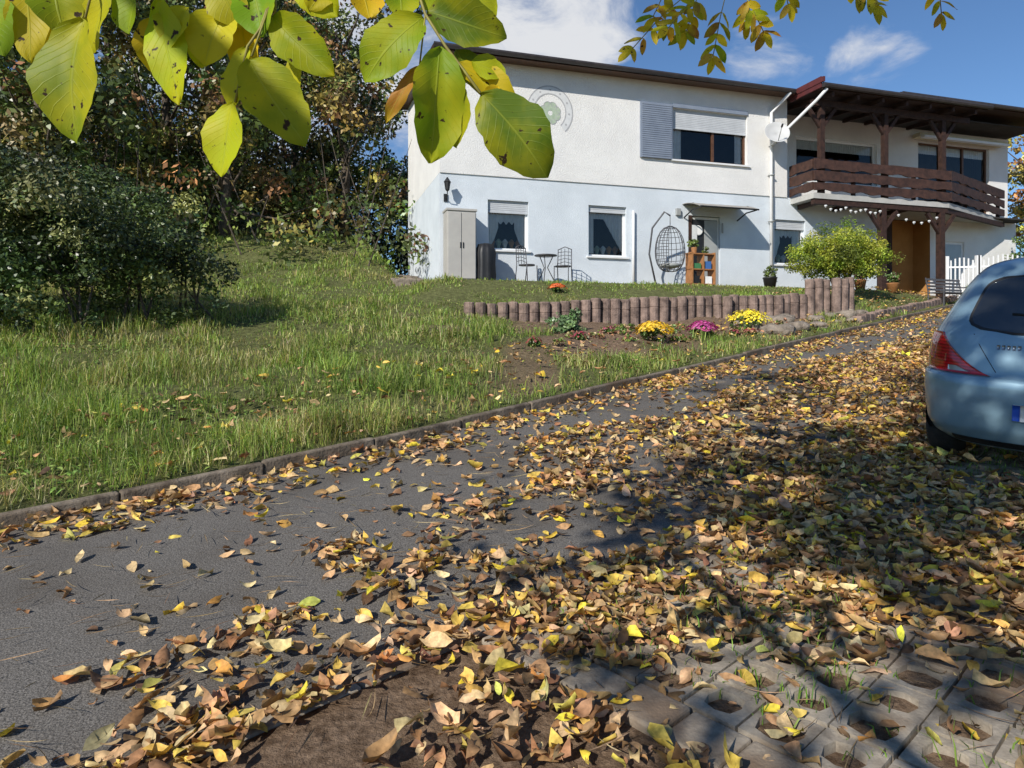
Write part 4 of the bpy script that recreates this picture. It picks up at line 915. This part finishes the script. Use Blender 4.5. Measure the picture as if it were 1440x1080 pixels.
tab=[
((120,25),(98,198),104,GR,.0),((222,-15),(240,146),64,YG,.03),((22,-40),(28,80),58,YG,.05),((300,0),(282,82),72,YE,.06),
((358,84),(432,203),78,GR,-.03),((345,62),(318,150),44,YG,.02),((326,140),(298,243),70,YG,.03),((384,14),(464,108),62,GR,.02),
((594,22),(512,112),74,GR,.0),((598,12),(712,40),68,DG,.02),((628,70),(604,226),76,GR,-.02),((676,138),(764,256),88,DG,-.05),
((640,88),(727,152),52,YE,.02),((588,84),(540,166),24,BR,.04),((652,118),(640,205),56,DG,.03),((140,-30),(100,60),60,YG,.04),
((255,0),(232,62),60,YG,.05),((350,-30),(362,50),64,GR,.05),((330,-20),(312,60),58,YE,.07),((420,-40),(466,16),56,YG,.04),
((505,-40),(516,24),52,YE,.05),((590,-50),(640,16),56,GR,.05),((60,-50),(84,40),70,GR,.06),((190,-50),(172,40),64,GR,.03),
((300,-40),(336,30),60,YG,.02),((560,-40),(560,20),50,GR,.06),((640,-40),(700,6),50,YG,.05),((455,-50),(430,10),44,YG,.06),((-30,-20),(-10,70),70,GR,.04),((-70,-40),(-60,90),80,YG,.03),
((268,0),(262,78),50,YG,.08),((322,20),(330,96),46,YE,.09),((640,60),(690,130),48,DG,.05),((662,80),(712,96),40,YG,.03),((200,10),(196,88),44,YE,.08),((60,10),(44,72),46,YE,.09),((236,30),(205,84),40,DG,.09),((700,120),(682,150),26,YE,.0),((410,60),(404,120),34,YG,.07)]
for (b0,t0,w,c,dy) in tab:
    cc=tuple(q*random.uniform(.85,1.15) for q in c); n=(random.uniform(-.6,.5),-1,random.uniform(-.3,.6))
    bigleaf(sp_(b0[0],b0[1],dy),sp_(t0[0],t0[1],dy-random.uniform(-.05,.05)),w*K*1.02,cc,n,fold=random.uniform(.1,.5),curl=random.uniform(.0,.35),wave=.06)
m_stem=pmat('green_stem',(.30,.28,.05),(.20,.16,.04),scale=40,rough=.6)
def stem(pts,r): mb.tube([sp_(*p) for p in pts],r,m_stem,n=6)
stem([(100,-90,.05),(125,-30,.03),(120,25,0)],.0016); stem([(215,-90,.05),(222,-15,.03)],.0016)
stem([(390,-110,.04),(385,-30,.03),(366,40,.0),(345,62,.02),(326,140,.03)],.0018); stem([(380,0,.01),(358,84,-.03)],.0014); stem([(386,-20,.02),(384,14,.02)],.0014)
stem([(560,-110,.05),(585,-20,.02),(598,20,.0),(628,70,-.02),(652,100,-.01),(676,138,-.05)],.002); stem([(598,20,0),(588,84,.04)],.0012)
stem([(-40,-110,.05),(22,-40,.05)],.0014); stem([(300,-110,.05),(300,0,.06)],.0014)
mb.tube([sp_(780,-100,.08),sp_(560,-112,.06),sp_(300,-112,.05),sp_(0,-120,.06),sp_(-300,-260,-.1),sp_(-700,-900,-.9),tuple(T1.lerp(T2,.3))],[.003,.004,.005,.006,.009,.02,.05],m_bark,n=8)
def twp(x,y,dy=0): return (.40+x*.003125, 3.0+dy, 3.1-(y)*.003125)
ra=[((130,-18),(40,70)),((150,-18),(84,55)),((175,-18),(160,72)),((190,-18),(226,45)),((210,-18),(215,16)),((300,-34),(360,8)),((330,-34),(390,2)),((470,-34),(490,8)),((100,-26),(70,24)),((250,-32),(262,4)),((140,-20),(120,40))]
for k,(a,c) in enumerate(ra):
    dy=random.uniform(-.12,.12); P0=Vector(twp(a[0],a[1],0));P1=Vector(twp(c[0],c[1],dy)); mb.tube([P0,(P0+P1)/2+Vector((0,0,.02)),P1],.0022,m_stem,n=5)
    d=(P1-P0).normalized(); sd=d.cross(Vector((0,1,0))).normalized()
    nl=5 if (P1-P0).length>.2 else 3
    for q in range(nl):
        for sg in (-1,1):
            o=P0.lerp(P1,.35+.62*q/(nl-1)); t_=o+(sd*sg*.8+d*.7+Vector((0,random.uniform(-.5,.5),-.15))).normalized()*random.uniform(.06,.10)
            c2=random.choice([YE,YE,YG,(.62,.36,.04),BR,GR]); bigleaf(o,t_,random.uniform(.026,.04),tuple(v*random.uniform(.7,1.1) for v in c2),(random.uniform(-.6,.6),-1,random.uniform(-.4,.9)),na=6,nb=2)
    bigleaf(P1,P1+d*.08,.036,YE,(random.uniform(-.4,.4),-1,.3),na=6,nb=2)
mb.tube([twp(540,-36),twp(380,-36),twp(200,-26),twp(100,-28),(.1,2.2,3.7),(-.4,0.2,4.9),tuple(T2)],[.004,.006,.008,.01,.014,.025,.05],m_bark,n=8)
mb.build('trunk_and_branches',wal,smooth=True)
mesh_np('hanging_leaflets',np.array(BV),np.array(BF),[m_near],cols=np.array(BC),smooth=True,parent=wal,uv=np.array(BU))
# ------------------------------------------------------------ light, sky, camera
sun=bpy.data.lights.new('sun','SUN'); sun.energy=5.0; sun.angle=math.radians(.5); sun.color=(1,.95,.87)
so=link(bpy.data.objects.new('sun',sun)); so.rotation_euler=sund.to_track_quat('-Z','Y').to_euler(); so.location=(-10,-15,20)
w=bpy.data.worlds.new('World'); scene.world=w; w.use_nodes=True; nt=w.node_tree; nt.nodes.clear()
out=nt.nodes.new('ShaderNodeOutputWorld'); bg=nt.nodes.new('ShaderNodeBackground'); sky=nt.nodes.new('ShaderNodeTexSky'); sky.sky_type='NISHITA'; sky.sun_disc=False
sky.sun_elevation=math.radians(32); sky.sun_rotation=math.atan2(-.57,-.82)%(2*math.pi); sky.altitude=600; sky.air_density=1.0; sky.dust_density=.1; sky.ozone_density=2.0
tn=nt.nodes.new('ShaderNodeMixRGB'); tn.blend_type='MULTIPLY'; tn.inputs[0].default_value=1; tn.inputs[2].default_value=(.66,.84,1.02,1); nt.links.new(sky.outputs[0],tn.inputs[1])
bg.inputs[1].default_value=.115; nt.links.new(tn.outputs[0],bg.inputs[0])
bc=nt.nodes.new('ShaderNodeBackground'); bc.inputs[0].default_value=(.88,.90,.94,1); bc.inputs[1].default_value=.85
tc=nt.nodes.new('ShaderNodeTexCoord'); mp=nt.nodes.new('ShaderNodeMapping'); mp.inputs['Scale'].default_value=(1,1,2.2); mp.inputs['Location'].default_value=(.3,.1,.2); nt.links.new(tc.outputs['Generated'],mp.inputs[0])
no=nt.nodes.new('ShaderNodeTexNoise'); no.inputs['Scale'].default_value=8; no.inputs['Detail'].default_value=10; no.inputs['Roughness'].default_value=.6; no.inputs['Distortion'].default_value=.4; nt.links.new(mp.outputs[0],no.inputs[0])
tot=None
for (d,c0,c1,amp) in (((.04,1,.46),.984,.9995,.50),((.38,1,.44),.996,.9998,.27),((.53,1,.41),.997,.9998,.25),((-.3,1,.42),.95,.998,.4)):
    dv=Vector(d).normalized(); dt=nt.nodes.new('ShaderNodeVectorMath'); dt.operation='DOT_PRODUCT'; nt.links.new(tc.outputs['Generated'],dt.inputs[0]); dt.inputs[1].default_value=dv
    mr=nt.nodes.new('ShaderNodeMapRange'); mr.interpolation_type='SMOOTHSTEP'; mr.inputs[1].default_value=c0; mr.inputs[2].default_value=c1; mr.inputs[4].default_value=amp; nt.links.new(dt.outputs['Value'],mr.inputs[0])
    tot=mr.outputs[0] if tot is None else mth('MAXIMUM',tot,mr.outputs[0])
s_=mth('ADD',no.outputs[0],tot); cm=nt.nodes.new('ShaderNodeMapRange'); cm.interpolation_type='SMOOTHSTEP'; cm.inputs[1].default_value=.70; cm.inputs[2].default_value=1.05; nt.links.new(s_,cm.inputs[0])
ms=nt.nodes.new('ShaderNodeMixShader'); nt.links.new(cm.outputs[0],ms.inputs[0]); nt.links.new(bg.outputs[0],ms.inputs[1]); nt.links.new(bc.outputs[0],ms.inputs[2]); nt.links.new(ms.outputs[0],out.inputs[0])
cam=bpy.data.cameras.new('camera'); cam.lens=24; cam.sensor_width=36; cam.shift_y=-60/1440; cam.clip_start=.05; cam.clip_end=600
co=link(bpy.data.objects.new('camera',cam)); co.location=(0,0,1.6); co.rotation_euler=(math.pi/2,0,0); scene.camera=co
scene.view_settings.view_transform='Standard'; scene.view_settings.look='None'; scene.view_settings.exposure=0
